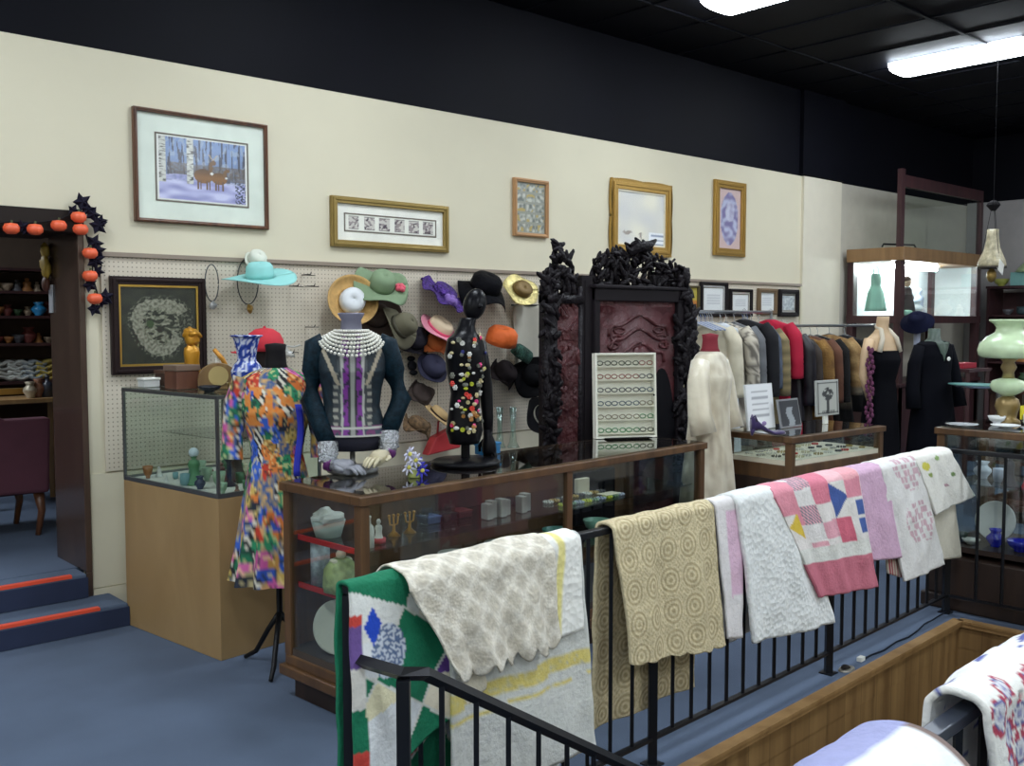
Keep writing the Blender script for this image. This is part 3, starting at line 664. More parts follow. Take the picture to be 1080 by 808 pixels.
vase('figurine', 'dark brown carved figure beside the navy candlestick in the showcase', 'figurine', cp_(.34, .36, .80), FIG(.2, .06), M((62, 50, 46), .5))

# on top of the showcase
ctop = 1.292
def bluewhite(a, z):
    return (36, 62, 150) if nz(math.cos(a) * 3.2, math.sin(a) * 3.2, z * 34) > .0 else ((206, 214, 232) if nz(math.cos(a) * 7, math.sin(a) * 7, z * 50) > -.12 else (86, 108, 190))
vase('blue_vase', 'blue and white flared china vase on the glass showcase', 'vase', W(PO, PR, .255, .12, ctop), [(0, 0), (.045, 0), (.042, .012), (.062, .04), (.078, .075), (.080, .10), (.066, .13), (.048, .15), (.046, .165), (.052, .21), (.066, .265), (.082, .275), (.080, .279), (.06, .262), (.044, .20), (0, .17)], ATT('blue_white_china', .22, var=.02), n=48, colf=bluewhite)
hs = thing('hat_stand', 'dark felt-covered hat form holding the red cap', 'hat stand', W(PO, PR, .49, .30, ctop))
b = MB(); b.lathe([(0, 0), (.075, 0), (.075, .012), (.03, .02), (.045, .08), (.058, .12), (.075, .17), (.078, .21), (.05, .25), (0, .26)], n=24); b.build('form', M((54, 46, 46), .9), hs, smooth=True)
cap = thing('baseball_cap', 'red baseball cap behind the blue and white vase', 'cap', W(PO, PR, .49, .30, ctop + .19), math.radians(150))
red = mat('red_cotton', (196, 44, 58), .8, bump=(90, .2, .002))
b = MB(); b.lathe([(.098, 0), (.102, .02), (.098, .06), (.08, .095), (.045, .118), (0, .125), (0, .122), (.076, .09), (.094, .05), (.096, 0)], n=28); b.build('crown', red, cap, smooth=True)
b = MB(); b.grid(12, 6, lambda u, v: ((.09 + .085 * v * math.cos((u - .5) * 1.2)) * math.cos((u - .5) * 2.0), (.09 + .06 * v * math.cos((u - .5) * 2.2)) * math.sin((u - .5) * 2.0), .008 - .022 * v * (1 - .4 * math.cos((u - .5) * 3)))); b.build('brim', red, cap, smooth=True, solid=.004)
b = MB(); b.ball((0, 0, .126), .008, 8, 6); b.build('button', red, cap, smooth=True)
gfig = thing('gold_figurine', 'shiny amber gold figurine standing on the showcase against the dark embroidery', 'figurine', W(PO, PR, .24, .60, ctop))
am = mat('amber_gold', (196, 140, 40), .3, .35, bump=(50, .4, .004))
b = MB(); b.lathe([(0, 0), (.045, 0), (.045, .10), (.040, .16), (.050, .21), (.042, .24), (.02, .26), (.02, .265), (0, .265)], n=20, wob=lambda a, i, z: 1 + .1 * math.sin(a * 4 + z * 30)); b.ball((0, 0, .30), (.042, .042, .05), 14, 10, bump=.5); b.build('body', am, gfig, smooth=True)
b = MB(); b.ball((0, 0, .325), (.048, .048, .035), 14, 10, bump=1.2); b.build('hair', am, gfig, smooth=True); gfig.scale = (.9, .9, .86)
t = thing('mantel_clock', 'rounded brown and tan mantel clock on the showcase', 'clock', W(PO, PR, .23, .34, ctop), PR + math.radians(-30))
b = MB(); prof = [(-.10, 0), (-.10, .05)] + [(.10 * math.cos(PI - PI * i / 12), .05 + .085 * math.sin(PI * i / 12)) for i in range(13)] + [(.10, 0)]
b.prism(prof, -.045, .045); b.build('case', wood('clock_wood', (146, 118, 74), (112, 84, 52), .35, 12), t, bevel=.004)
b = MB(); b.lathe([(0, 0), (.05, 0), (.05, .006), (0, .006)], n=24, mtx=Matrix.Rotation(PI / 2, 4, 'X'), c=(0, -.046, .07)); b.build('dial', M((190, 168, 110), .4), t)
boxy('keepsake_box', 'reddish brown wooden keepsake box beside the mantel clock', 'box', W(PO, PR, .12, .50, ctop), (.13, .12, .125), wood('keepsake_wood', (112, 72, 54), (84, 52, 40), .5, 14), rz=PR, lid=M((120, 100, 86), .4))
boxy('white_trinket_box', 'small white box at the back of the showcase top', 'box', W(PO, PR, .08, .76, ctop), (.09, .07, .05), M((206, 208, 206), .5), rz=PR, lid=wh)
boxy('dark_wood_box', 'dark brown box under the embroidery at the back of the showcase', 'box', W(PO, PR, .25, .80, ctop), (.17, .10, .085), M((66, 44, 34), .6), rz=PR, lid=M((78, 52, 40), .6))
vase('black_dish', 'low black china dish at the front of the showcase top', 'dish', W(PO, PR, .09, .20, ctop), BOWL(.03, .06), M((26, 28, 36), .25))
vase('brass_pot', 'small squat brass pot next to the blue vase', 'pot', W(PO, PR, .155, .07, ctop), BOWL(.05, .045), M((150, 130, 76), .3, .7))
t = thing('ribboned_bottle', 'small white bottle with a slanting orange gold ribbon beside the gold figurine', 'bottle', W(PO, PR, .34, .52, ctop))
b = MB(); b.lathe(BOT(.17, .026), n=14); b.build('bottle', wh, t, smooth=True)
b = MB(); b.tube([(-.02, -.01, .20), (.02, -.02, .15), (.05, -.03, .09), (.075, -.035, .03)], [.012, .014, .012, .008], 6); b.build('ribbon', M((214, 150, 60), .35, .3), t, smooth=True)

# ------------------------------------------------------------------ mannequins
def loc_of(t_loc, rz, w):
    d = Vector(w) - Vector(t_loc); c, s = math.cos(-rz), math.sin(-rz); return Vector((d.x * c - d.y * s, d.x * s + d.y * c, d.z))
def flowers(pal, dens=1., seed=0, stripe=False):
    random.seed(seed); pts = [(random.uniform(-PI, PI), random.uniform(0, 1.6), random.choice(pal), random.uniform(.8, 1.2)) for _ in range(int(420 * dens))]
    def f(a, z, *q):
        a = (a + PI) % (2 * PI) - PI; best = 9; c = (0, 0, 0)
        for pa, pz, pc, w_ in pts:
            if abs(pz - z) > .14: continue
            da = abs(pa - a); da = min(da, 2 * PI - da)
            if da > .9: continue
            d = math.hypot(da * .17, pz - z) * w_
            if d < best: best = d; c = pc
        n_ = nz(math.cos(a) * 9, math.sin(a) * 9, z * 60)
        if best > .040: c = ((226, 222, 206) if math.sin(a * 26 + z * 120) > 0 else (34, 34, 40)) if nz(math.cos(a) * 2, math.sin(a) * 2, z * 5) > .12 else mixc((212, 170, 110), (60, 90, 150), .5 + 1.5 * n_)
        elif n_ > .25: c = mixc(c, (240, 220, 150), .7)
        elif n_ < -.28: c = mixc(c, (30, 50, 50), .6)
        return c
    return f
def skirtfold(k, amp, z0, z1):
    return lambda t, i, z: amp * max(0, min(1, (z0 - z) / (z0 - z1))) * (math.sin(t * k + .7 * math.sin(t * 3)) + .4 * math.sin(t * (k * 2 - 3) + 1))
def dense(secs, m=5):
    out = []
    for a, b in zip(secs, secs[1:]):
        for i in range(m):
            q = i / m; out.append(tuple(a[j] * (1 - q) + b[j] * q for j in range(5)))
    return out + [secs[-1]]
def hand(mb, p, d, side=1, s=1.0, up=Vector((0, 0, 1))):
    """palm starting at wrist p heading along d; five bent fingers"""
    p = Vector(p); d = Vector(d).normalized(); x = d.cross(up).normalized(); u = x.cross(d).normalized()
    mb.tube([p - d * .03, p, p + d * .035, p + d * .075, p + d * .088], [.022 * s, .023 * s, .034 * s, .036 * s, .030 * s], 10)
    for i, (o, L) in enumerate(((-.027, .062), (-.009, .073), (.009, .069), (.026, .054))):
        a = p + d * .078 + x * o * s; b = a + d * L * .45 + u * .006 + x * o * .12; c = b + d * L * .33 - u * .012; e = c + d * L * .26 - u * .014
        mb.tube([a, b, c, e], [.0095 * s, .009 * s, .008 * s, .005 * s], 8)
    a = p + d * .022 - x * .026 * side * s; b = a - x * .026 * side + d * .024; c = b + d * .028 - u * .006
    mb.tube([a, b, c], [.012 * s, .0105 * s, .007 * s], 8)

# 1. floral dress form
dl = (2.27, -1.41, 0)
t = thing('dress_mannequin', 'black dress form on a tripod stand wearing a bright floral dress', 'mannequin', dl, math.radians(-30))
blk = M((28, 26, 28), .6); iron = M((24, 24, 28), .45, .4)
pal = [(214, 112, 44), (226, 130, 60), (206, 92, 160), (222, 110, 176), (44, 84, 184), (56, 100, 206), (30, 120, 84), (40, 140, 96), (212, 180, 96), (190, 140, 70), (200, 60, 40), (36, 40, 60)]
ff = flowers(pal, 1.0, 5)
def ffo(a, z, *q):
    a = (a + PI) % (2 * PI) - PI
    if 1.16 < z < 1.34 and -2.6 < a < -1.0 and nz(a * 6, z * 20) > .0: return mixc((228, 128, 48), (222, 150, 80), .5 + nz(a * 20, z * 60))
    return ff(a, z)
S = dense([(1.425, 0, 0, .062, .055), (1.41, 0, 0, .10, .065), (1.38, 0, 0, .155, .080), (1.30, 0, -.01, .165, .105), (1.22, 0, -.015, .160, .118), (1.10, 0, 0, .130, .095), (1.02, 0, 0, .118, .088), (.95, 0, 0, .135, .100), (.80, 0, 0, .160, .125), (.60, 0, 0, .185, .150), (.42, 0, 0, .215, .175)], 9)
b = MB(); b.loft(S, 120, colf=ffo, fold=skirtfold(9, .10, 1.0, .42), cap=False); b.build('dress', ATT('floral_cotton', .8, bump=(60, .3, .004)), t, smooth=True)
for sd in (-1, 1):
    b = MB(); b.c = []
    P0 = [(sd * .145, 0, 1.375), (sd * .185, -.005, 1.27), (sd * .20, -.015, 1.12), (sd * .205, -.03, .985)]
    pts = []; rr = []
    for i in range(3):
        for k in range(8):
            q = k / 8; pts.append(Vector(P0[i]).lerp(Vector(P0[i + 1]), q)); rr.append((.052, .052, .046, .050)[i] * (1 - q) + (.052, .046, .050, .052)[i + 1 if i < 3 else 3] * q)
    k0 = len(b.v); b.c = None
    b.tube(pts, rr, 20, cap=False); b.c = [lin(ff(math.atan2(v[1], v[0] - sd * .19) + sd, v[2] + .03)) for v in b.v]
    b.build('sleeve', ATT('floral_cotton'), t, smooth=True)
b = MB(); b.lathe([(0, 1.40), (.062, 1.405), (.05, 1.44), (.045, 1.50), (.05, 1.53), (.045, 1.535), (0, 1.54)], n=20); b.build('neck', blk, t, smooth=True)
b = MB(); b.tube([(0, 0, .22), (0, 0, .9)], .014); b.build('pole', iron, t)
for k in range(3):
    a = math.radians(-100 + 120 * k)
    b = MB(); b.tube([(0, 0, .26), (.07 * math.cos(a), .07 * math.sin(a), .17), (.15 * math.cos(a), .15 * math.sin(a), .05), (.22 * math.cos(a), .22 * math.sin(a), .010)], [.014, .013, .012, .010], 8); b.build('leg', iron, t, smooth=True)
b = MB(); b.grid(3, 12, lambda u, v: (.085 + .03 * u + .01 * math.sin(v * 5), -.125 + .0 * v + .015 * math.sin(v * 4), 1.26 - .33 * v)); b.build('sash', M((34, 44, 176), .7), t, smooth=True, solid=.004)

# 2. beaded jacket mannequin on the counter
jl = PZ(372, 497, .957); jr = math.radians(-31)
t = thing('jacket_mannequin', 'grey torso mannequin wearing a dark teal and purple beaded jacket with a pearl collar', 'mannequin', jl, jr)
def jacket(a, z, x, y):
    c = mixc((12, 26, 36), (22, 44, 56), .5 + nz(x * 40, y * 40, z * 40))
    if y < 0:
        ax = abs(x)
        if ax < .010: c = (150, 152, 148)
        elif ax < .018: c = (40, 40, 46)
        elif ax < .042: c = (118, 44, 140) if nz(x * 40, z * 50) > -.15 else (40, 30, 60)
        elif ax < .052: c = (176, 178, 172)
        elif ax < .064: c = (60, 66, 70)
        elif ax < .085 and z < .46: c = (150, 150, 140) if int(z * 60) % 2 else (56, 60, 66)
        if z < .215 and ax > .05 and ax < .15: c = (54, 66, 84) if nz(x * 50, z * 50) > 0 else (110, 50, 100)
        if (.20 < z < .210 or z < .178) and ax < .15: c = (186, 186, 180)
        if abs(ax - (.07 + (z - .42) * .42)) < .009 and z > .40: c = (170, 160, 140)
    return c
S = dense([(.63, 0, 0, .065, .058), (.615, 0, 0, .105, .07), (.59, 0, 0, .155, .082), (.53, 0, -.005, .165, .10), (.46, 0, -.01, .155, .112), (.38, 0, 0, .135, .10), (.30, 0, 0, .125, .092), (.22, 0, 0, .145, .10), (.168, 0, 0, .160, .108)], 10)
b = MB(); b.loft(S, 140, colf=jacket, cap=False); b.build('jacket', ATT('beaded_cloth', .55, bump=(140, .5, .003)), t, smooth=True)
plas = M((112, 112, 130), .35)
b = MB(); b.loft([(.10, 0, 0, .12, .085), (.15, 0, 0, .14, .095), (.30, 0, 0, .115, .082), (.40, 0, 0, .125, .09)], 28); b.build('body', M((44, 44, 56), .5), t, smooth=True)
b = MB(); b.lathe([(0, .60), (.060, .61), (.048, .65), (.045, .69), (.060, .715), (.058, .722), (.04, .70), (0, .69)], n=24); b.build('neck', plas, t, smooth=True)
b = MB(); b.lathe([(0, 0), (.115, 0), (.12, .012), (.10, .022), (.02, .03), (.012, .05), (.012, .12), (0, .12)], n=28); b.build('stand', M((128, 128, 128), .35, .3), t, smooth=True)
b = MB()
for ring_ in range(7):
    R_ = .068 + .010 * ring_
    for i in range(46):
        a = 2 * PI * i / 46 + ring_ * .1
        b.ball((R_ * math.cos(a) * 1.12, R_ * .95 * math.sin(a) - .004 * ring_, .640 - .006 * ring_ - (.012 * ring_ if math.sin(a) < 0 else 0) * -math.sin(a) * 1.0), .0075, 6, 5)
b.build('pearl_collar', M((226, 224, 214), .3), t, smooth=True)
slv = mat('teal_beads', (17, 38, 50), .5, bump=(160, .6, .003), var=.4, vscale=50)
sil = mat('silver_sequins', (198, 202, 208), .25, .7, bump=(120, 1.0, .01), var=.3, vscale=90)
W1 = [loc_of(jl, jr, PT_(346, 488, 4.38)), loc_of(jl, jr, PT_(410, 476, 4.48))]
Hd = [loc_of(jl, jr, PT_(383, 503, 4.33)), loc_of(jl, jr, PT_(392, 494, 4.36))]
for sd, wr, hd in ((-1, W1[0], Hd[0]), (1, W1[1], Hd[1])):
    sh_ = Vector((sd * .150, 0, .575)); el = Vector((sd * (.225 if sd > 0 else .185), .01, .33)); up_ = wr + Vector((0, .02, .09))
    b = MB(); b.tube([sh_ + Vector((-sd * .03, 0, .015)), sh_, sh_.lerp(el, .5), el, el.lerp(up_, .6), up_], [.045, .060, .055, .048, .044, .042], 18); b.build('sleeve', slv, t, smooth=True)
    b = MB(); b.tube([up_, wr.lerp(up_, .5), wr], [.044, .047, .036], 18)
    for i in range(40):
        q = random.random(); a = random.random() * 6.28; p = up_.lerp(wr, q); b.ball(p + Vector((.042 * math.cos(a), .042 * math.sin(a), 0)), .008, 5, 4)
    b.build('silver_cuff', sil, t)
    dd = (hd - wr).normalized()
    b = MB(); b.tube([wr - dd * .004, wr + dd * .022], [.037, .034], 16); b.build('purple_band', M((96, 36, 104), .6), t, smooth=True)
    b = MB(); dh = Vector((hd.x - wr.x, hd.y - wr.y, -.25 * (hd - wr).length)); ws = wr + dd * .03; ws.z = max(ws.z, .045)
    b_ = Vector((dh.x, dh.y, -.018)).normalized(); hand(b, ws, b_, sd); b.build('hand', M((150, 152, 162) if sd < 0 else (206, 196, 166), .35), t, smooth=True)
# corsage
fc = thing('artificial_flower', 'blue and white ribbon flower corsage with yellow centres beside the right mannequin hand', 'artificial flower', PZ(437, 503, .957))
for k, (x, y, z) in enumerate(((0, 0, .075), (.03, .02, .05), (-.03, .01, .045), (.02, -.02, .03), (-.01, .03, .10))):
    b = MB()
    for i in range(8):
        a = i * PI / 4 + k; d = Vector((math.cos(a), -.5 + .3 * math.sin(a * 2), math.sin(a))); d.normalize()
        b.ball(Vector((x, y, z)) + d * .018, (.007, .005, .022), 7, 5, Vector((0, 0, 1)).rotation_difference(d).to_matrix().to_4x4())
    fo_ = b.build('flower', M((206, 206, 226), .5) if k % 2 == 0 else M((50, 48, 170), .5), fc, smooth=True)
    b = MB(); b.ball((x, y - .012, z), .010, 8, 6); b.build('flower_centre', M((206, 200, 90), .6), fo_, smooth=True)
b = MB(); b.lathe([(0, 0), (.03, 0), (.02, .02), (.006, .04), (0, .06)], n=12); b.build('base', M((150, 160, 90), .6), fc, smooth=True)

# 3. black bust covered with brooches
bl = PZ(491, 489, .957)
t = thing('jewellery_mannequin', 'slender black mannequin bust with a raised head, pinned all over with brooches', 'mannequin', bl, math.radians(20))
gb = M((16, 16, 20), .32)
b = MB(); b.lathe([(0, 0), (.165, 0), (.17, .012), (.15, .022), (.03, .03), (0, .03)], n=36); b.build('base', gb, t, smooth=True)
b = MB(); b.tube([(0, 0, .02), (0, 0, .2)], .022); b.build('post', gb, t)
S = dense([(.10, -.01, 0, .075, .07), (.16, -.01, 0, .10, .085), (.26, -.01, 0, .085, .07), (.34, 0, 0, .080, .066), (.45, .0, 0, .105, .085), (.54, .0, 0, .125, .085), (.60, 0, 0, .125, .065), (.63, 0, 0, .06, .05), (.66, .01, 0, .040, .042), (.70, .03, 0, .036, .04)], 3)
b = MB(); b.loft(S, 26); 
b.ball((.075, -.01, .765), (.058, .055, .082), 18, 14, Matrix.Rotation(.5, 4, 'Y')); b.ball((.045, -.055, .755), (.014, .016, .012), 8, 6)
b.tube([(.11, 0, .58), (.135, -.02, .45), (.145, -.03, .36), (.13, -.05, .22), (.115, -.06, .12)], [.045, .038, .034, .028, .022], 14)
b.build('torso', gb, t, smooth=True)
b = MB(); hand(b, (.115, -.06, .125), (0, -.1, -1), 1, 1, Vector((1, 0, 0))); b.build('hand', gb, t, smooth=True)
bc = [((208, 196, 150), 'gold'), ((224, 224, 220), 'white'), ((120, 122, 112), 'pewter'), ((226, 70, 60), 'red'), ((196, 206, 60), 'lime'), ((36, 44, 120), 'navy'), ((236, 70, 140), 'pink'), ((170, 120, 60), 'amber')]
random.seed(21)
for i in range(92):
    z = random.uniform(.16, .62); a = math.radians(random.uniform(165, 300))
    # torso section at z
    for s0, s1 in zip(S, S[1:]):
        if s0[0] <= z <= s1[0]:
            q = (z - s0[0]) / (s1[0] - s0[0]); cx_ = s0[1] * (1 - q) + s1[1] * q; rx_ = s0[3] * (1 - q) + s1[3] * q; ry_ = s0[4] * (1 - q) + s1[4] * q; break
    k = random.choice([0, 0, 0, 1, 1, 1, 2, 2, 2, 7, 7, 5, 1, 0, 3, 4, 6])
    lp = Vector((cx_ + (rx_ + .006) * math.cos(a), (ry_ + .006) * math.sin(a), z)); rz_ = math.radians(20)
    wp = W(bl, rz_, lp.x, lp.y, bl[2] + lp.z)
    b = MB(); r = random.uniform(.007, .013)
    if i % 3 == 0:
        for q in range(6): b.ball((r * .8 * math.cos(q * 1.05), 0, r * .8 * math.sin(q * 1.05)), r * .5, 6, 4)
        b.ball((0, -.004, 0), r * .5, 6, 4)
    elif i % 3 == 1: b.ball((0, 0, 0), (r * 1.2, .006, r * .8), 10, 6)
    else:
        for q in range(4): b.box(-r, r, -.004, .004, -r * .25, r * .25, Matrix.Rotation(q * PI / 4, 4, 'Y'))
    o = b.build('brooch', M(bc[k][0], .35, .2), None, loc=wp, rz=a - 3 * PI / 2 + PI + rz_ + PI)
    tag(o, '%s brooch pinned to the black mannequin bust' % bc[k][1], 'brooch', '%s brooches on the black bust' % bc[k][1])

# 4. cream robe on a form between the counters
rl = (4.87, -1.96, 0)
t = thing('robe_mannequin', 'dress form in a long cream satin robe between the two counters', 'mannequin', rl, math.radians(12))
rob = lambda a, z, x, y: mixc((226, 218, 196), (196, 184, 160), .35 + 1.3 * nz(x * 26, y * 26, z * 12))
S = dense([(1.46, 0, 0, .07, .06), (1.44, 0, 0, .12, .075), (1.40, 0, 0, .165, .09), (1.30, 0, -.01, .175, .115), (1.15, 0, 0, .165, .11), (1.0, 0, 0, .165, .12), (.7, 0, 0, .19, .15), (.30, 0, 0, .22, .18)], 8)
b = MB(); b.loft(S, 72, colf=rob, fold=skirtfold(8, .07, 1.3, .3), cap=False); sat = ATT('cream_satin', .35, bump=(12, .5, .02), sheen=.3); b.build('robe', sat, t, smooth=True)
for sd in (-1, 1):
    b = MB(); b.tube([(sd * .13, 0, 1.40), (sd * .175, -.01, 1.28), (sd * .20, -.03, 1.1), (sd * .20, -.06, .98)], [.055, .065, .068, .075], 20, cap=False); b.c = [lin(rob(0, v[2], v[0], v[1])) for v in b.v]; b.build('sleeve', sat, t, smooth=True, solid=.004)
b = MB(); b.lathe([(0, 1.42), (.072, 1.44), (.05, 1.48), (.045, 1.53), (.05, 1.56), (0, 1.57)], n=20); b.build('neck', M((130, 34, 48), .8), t, smooth=True)
b = MB(); b.tube([(0, 0, .02), (0, 0, .5)], .014); b.lathe([(0, 0), (.14, 0), (.13, .02), (0, .03)], n=24); b.build('stand', iron, t)

# 5/6. two black dress mannequins beyond the jewellery counter
skin = M((206, 176, 140), .5)
ml = PT_(929, 400, 8.2); ml.z = 0
t = thing('halter_mannequin', 'beige headless mannequin in a black halter gown beyond the jewellery counter', 'mannequin', ml, math.radians(-10))
b = MB(); b.loft(dense([(1.0, 0, 0, .14, .10), (1.15, 0, 0, .125, .09), (1.30, 0, -.01, .15, .115), (1.42, 0, 0, .165, .09), (1.50, 0, 0, .17, .07), (1.545, 0, 0, .09, .055), (1.58, 0, 0, .052, .052), (1.68, .0, -.01, .046, .05)], 3), 28)
b.tube([(-.155, 0, 1.49), (-.20, .0, 1.36), (-.21, .01, 1.20), (-.19, -.04, 1.0)], [.045, .042, .036, .026], 12); b.build('body', skin, t, smooth=True)
bd = mat('black_velvet', (9, 9, 15), .9)
b = MB(); b.loft(dense([(1.40, 0, -.01, .158, .100), (1.32, 0, -.015, .165, .128), (1.15, 0, 0, .138, .10), (.95, 0, 0, .165, .12), (.5, 0, 0, .20, .16), (.12, 0, 0, .25, .21)], 6), 48, fold=skirtfold(9, .06, 1.0, .1), cap=False); b.build('gown', bd, t, smooth=True)
b = MB()
for sd in (-1, 1): b.tube([(sd * .13, -.08, 1.39), (sd * .09, -.075, 1.50), (sd * .05, -.03, 1.57), (sd * .03, .04, 1.60)], [.022, .020, .018, .014], 8)
b.build('halter_strap', M((214, 204, 184), .6), t, smooth=True)
b = MB(); b.tube([(0, 0, .02), (0, 0, .6)], .014); b.lathe([(0, 0), (.15, 0), (.14, .02), (0, .03)], n=24); b.build('stand', iron, t)
b = MB()
for i in range(60):
    q = i / 59; b.ball((-.215 + .02 * math.sin(i * 2.1), -.06 + .02 * math.cos(i * 1.7), 1.42 - .7 * q), (.016, .014, .022), 6, 5)
fb = b.build('feather_boa', mat('pink_feather', (112, 58, 90), .95, bump=(90, 1, .01), var=.3, vscale=30), t, smooth=True); fb['label'] = 'mauve pink feather boa'
ml = PT_(984, 400, 8.3); ml.z = 0
t = thing('suit_mannequin', 'dark green mannequin in a long black jacket dress, right of the halter gown', 'mannequin', ml, math.radians(-20))
b = MB(); b.loft([(1.30, 0, 0, .15, .095), (1.42, 0, 0, .16, .08), (1.475, 0, 0, .09, .06), (1.50, 0, 0, .05, .05), (1.58, 0, 0, .046, .048)], 24); b.build('body', M((78, 92, 84), .4), t, smooth=True)
b = MB()
def vneck(t_, i, z): return 0
S = dense([(1.475, 0, .01, .12, .06), (1.45, 0, 0, .17, .09), (1.36, 0, 0, .18, .115), (1.2, 0, 0, .16, .11), (1.05, 0, 0, .18, .12), (.8, 0, 0, .21, .14), (.5, 0, 0, .23, .16)], 6)
b.loft(S, 48, fold=skirtfold(7, .05, 1.1, .5), cap=False)
for sd in (-1, 1): b.tube([(sd * .15, 0, 1.43), (sd * .205, 0, 1.28), (sd * .24, -.02, 1.08), (sd * .25, -.05, .92)], [.05, .055, .055, .062], 16)
b.build('jacket', mat('black_wool', (11, 12, 19), .95), t, smooth=True)
b = MB(); b.grid(8, 8, lambda u, v: ((u - .5) * .15 * (1 - v), -.095 - .022 * (1 - abs(u - .5) * 2) - .012 * math.sin(v * 3), 1.47 - .16 * v)); b.build('lapel_opening', M((84, 98, 88), .4), t, smooth=True, solid=.003)
b = MB(); b.ball((.03, -.135, 1.33), (.02, .006, .018), 8, 6); b.build('pin', wh, t)
b = MB(); b.tube([(0, 0, .02), (0, 0, .9)], .014); b.lathe([(0, 0), (.15, 0), (.14, .02), (0, .03)], n=24); b.build('stand', iron, t)

# ------------------------------------------------------------------ hats on the pegboard
def hat(lab, px, py, Y, R, r, h, m, rx=.6, rz=0, band=None, ry=0, wob=.04, k=3, squash=1., brimdrop=.0, extra=None, cat='hat', nm='hat', crownm=None, dome=.35):
    p = PY(px, py, Y); t = thing(nm, lab, cat, p, rz, None, rx, ry)
    wb = lambda a, i, z: 1
    b = MB(); b.lathe([(r, 0), (r * 1.0, h * .3), (r * .95, h * .75), (r * .75, h * .97), (r * dome, h * 1.02), (0, h * .97), (0, h * .95), (r * .9, h * .7), (r * .96, 0)], n=28, sy=squash); b.build('crown', crownm or m, t, smooth=True)
    if R > r:
        b = MB(); vs = []
        def fn(u, v):
            a = 2 * PI * u; q = r + (R - r) * v
            return (q * math.cos(a), q * math.sin(a) * squash, -brimdrop * v * v + wob * v * v * math.sin(a * k + .6))
        b.grid(44, 6, fn); b.build('brim', m, t, smooth=True, solid=.005)
    if band:
        b = MB(); b.lathe([(r * 1.01, .002), (r * 1.04, .003), (r * 1.03, h * .28), (r * 1.0, h * .28)], n=28, sy=squash); b.build('band', band, t, smooth=True)
    if extra: extra(t)
    return t
def blossom(mm, pos, r=.03, n=7):
    def f(t):
        b = MB()
        for i in range(n): a = i * 2 * PI / n; b.ball((pos[0] + r * .6 * math.cos(a), pos[1] + r * .6 * math.sin(a), pos[2] + .008 * math.sin(i * 3)), r * .5, 8, 6)
        b.ball((pos[0], pos[1], pos[2] + r * .3), r * .5, 8, 6); b.build('flower', mm, t, smooth=True)
    return f
straw = mat('straw', (206, 166, 104), .8, bump=(120, .6, .004), var=.15, vscale=30)
hat('aqua wide-brimmed hat hanging at the left end of the pegboard', 274, 293, -.24, .225, .085, .09, mat('aqua_felt', (150, 214, 210), .8), rx=.22, ry=-.12, wob=.02, k=2, squash=.8)
hat('small white hat hooked above the aqua hat', 270, 275, -.10, .07, .055, .06, M((216, 220, 206), .7), rx=.9, wob=.01)
hat('straw bonnet with white lining hanging above the beaded jacket', 371, 318, -.14, .165, .085, .075, straw, rx=1.35, rz=-.35, wob=.0, brimdrop=-.05, crownm=M((224, 228, 232), .6), dome=.5)
hat('sage green knitted hat with a pink flower', 402, 302, -.20, .185, .085, .10, mat('sage_knit', (128, 150, 118), .9, bump=(40, .5, .004)), rx=.75, rz=-.2, extra=blossom(M((226, 96, 116), .7), (.12, -.03, .02), .035))
hat('dark brown felt brim hat behind the olive fedora', 398, 334, -.10, .165, .08, .08, M((66, 52, 46), .9), rx=1.2, rz=-.5, wob=.02)
hat('olive grey felt fedora tilted on the pegboard', 421, 345, -.24, .17, .09, .11, mat('olive_felt', (108, 104, 84), .9, bump=(90, .2, .002)), rx=1.15, rz=.25, ry=.45, wob=.03, k=2, squash=.85, band=M((84, 80, 66), .8))
hat('purple hat smothered in violet blossoms', 468, 310, -.16, .19, .09, .06, mat('purple_petals', (84, 52, 140), .8, bump=(60, 1, .02), var=.5, vscale=25, kind='voronoi'), rx=.6, ry=.35, wob=.02, k=7, extra=blossom(M((134, 104, 180), .8), (.0, -.11, .02), .05))
hat('pink-brimmed hat with a cream crown below the purple hat', 463, 347, -.16, .15, .09, .07, M((232, 150, 170), .6), rx=.65, ry=.3, wob=.01, crownm=M((226, 202, 170), .7), band=M((236, 90, 130), .6))
hat('large black floppy hat topmost beside the gold hat', 511, 305, -.20, .20, .115, .11, mat('black_hat_felt', (12, 12, 17), .75, bump=(20, .6, .02)), rx=.5, rz=.1, wob=.05, k=3, brimdrop=.06)
hat('shiny gold sequinned hat on the pegboard', 550, 306, -.16, .165, .085, .05, mat('gold_sequins', (224, 208, 140), .3, .5, bump=(60, .8, .01), var=.25, vscale=30), rx=1.05, wob=.015, k=4, squash=.8, crownm=M((120, 96, 52), .5, .3))
hat('orange draped turban hat', 528, 362, -.22, .0, .115, .115, mat('orange_cloth', (240, 112, 46), .7, bump=(14, .8, .02)), rx=.35, dome=.55)
hat('knitted cap striped green and blue, below the orange turban', 548, 377, -.14, .0, .085, .085, mat('striped_knit', (64, 110, 96), .9, bump=(30, 1, .01), var=.6, vscale=14, kind='wave'), rx=.5, ry=.4)
hat('navy blue cloth cap with a peak on the pegboard', 456, 388, -.14, .12, .09, .07, M((36, 36, 62), .8), rx=1.0, wob=.01)
hat('dark brown felt beret below the navy cap', 444, 415, -.10, .10, .075, .03, M((62, 50, 46), .9), rx=1.1, ry=.3)
hat('tan straw boater tilted behind the mannequin hands', 462, 438, -.16, .13, .07, .05, mat('tan_straw', (190, 160, 112), .8), rx=.5, ry=.55, wob=0, band=M((56, 44, 36), .7))
hat('brown tweed hat low on the pegboard near the red bag', 440, 450, -.22, .11, .075, .06, mat('tweed', (108, 84, 58), .9, var=.5, vscale=40), rx=.5, ry=.3)
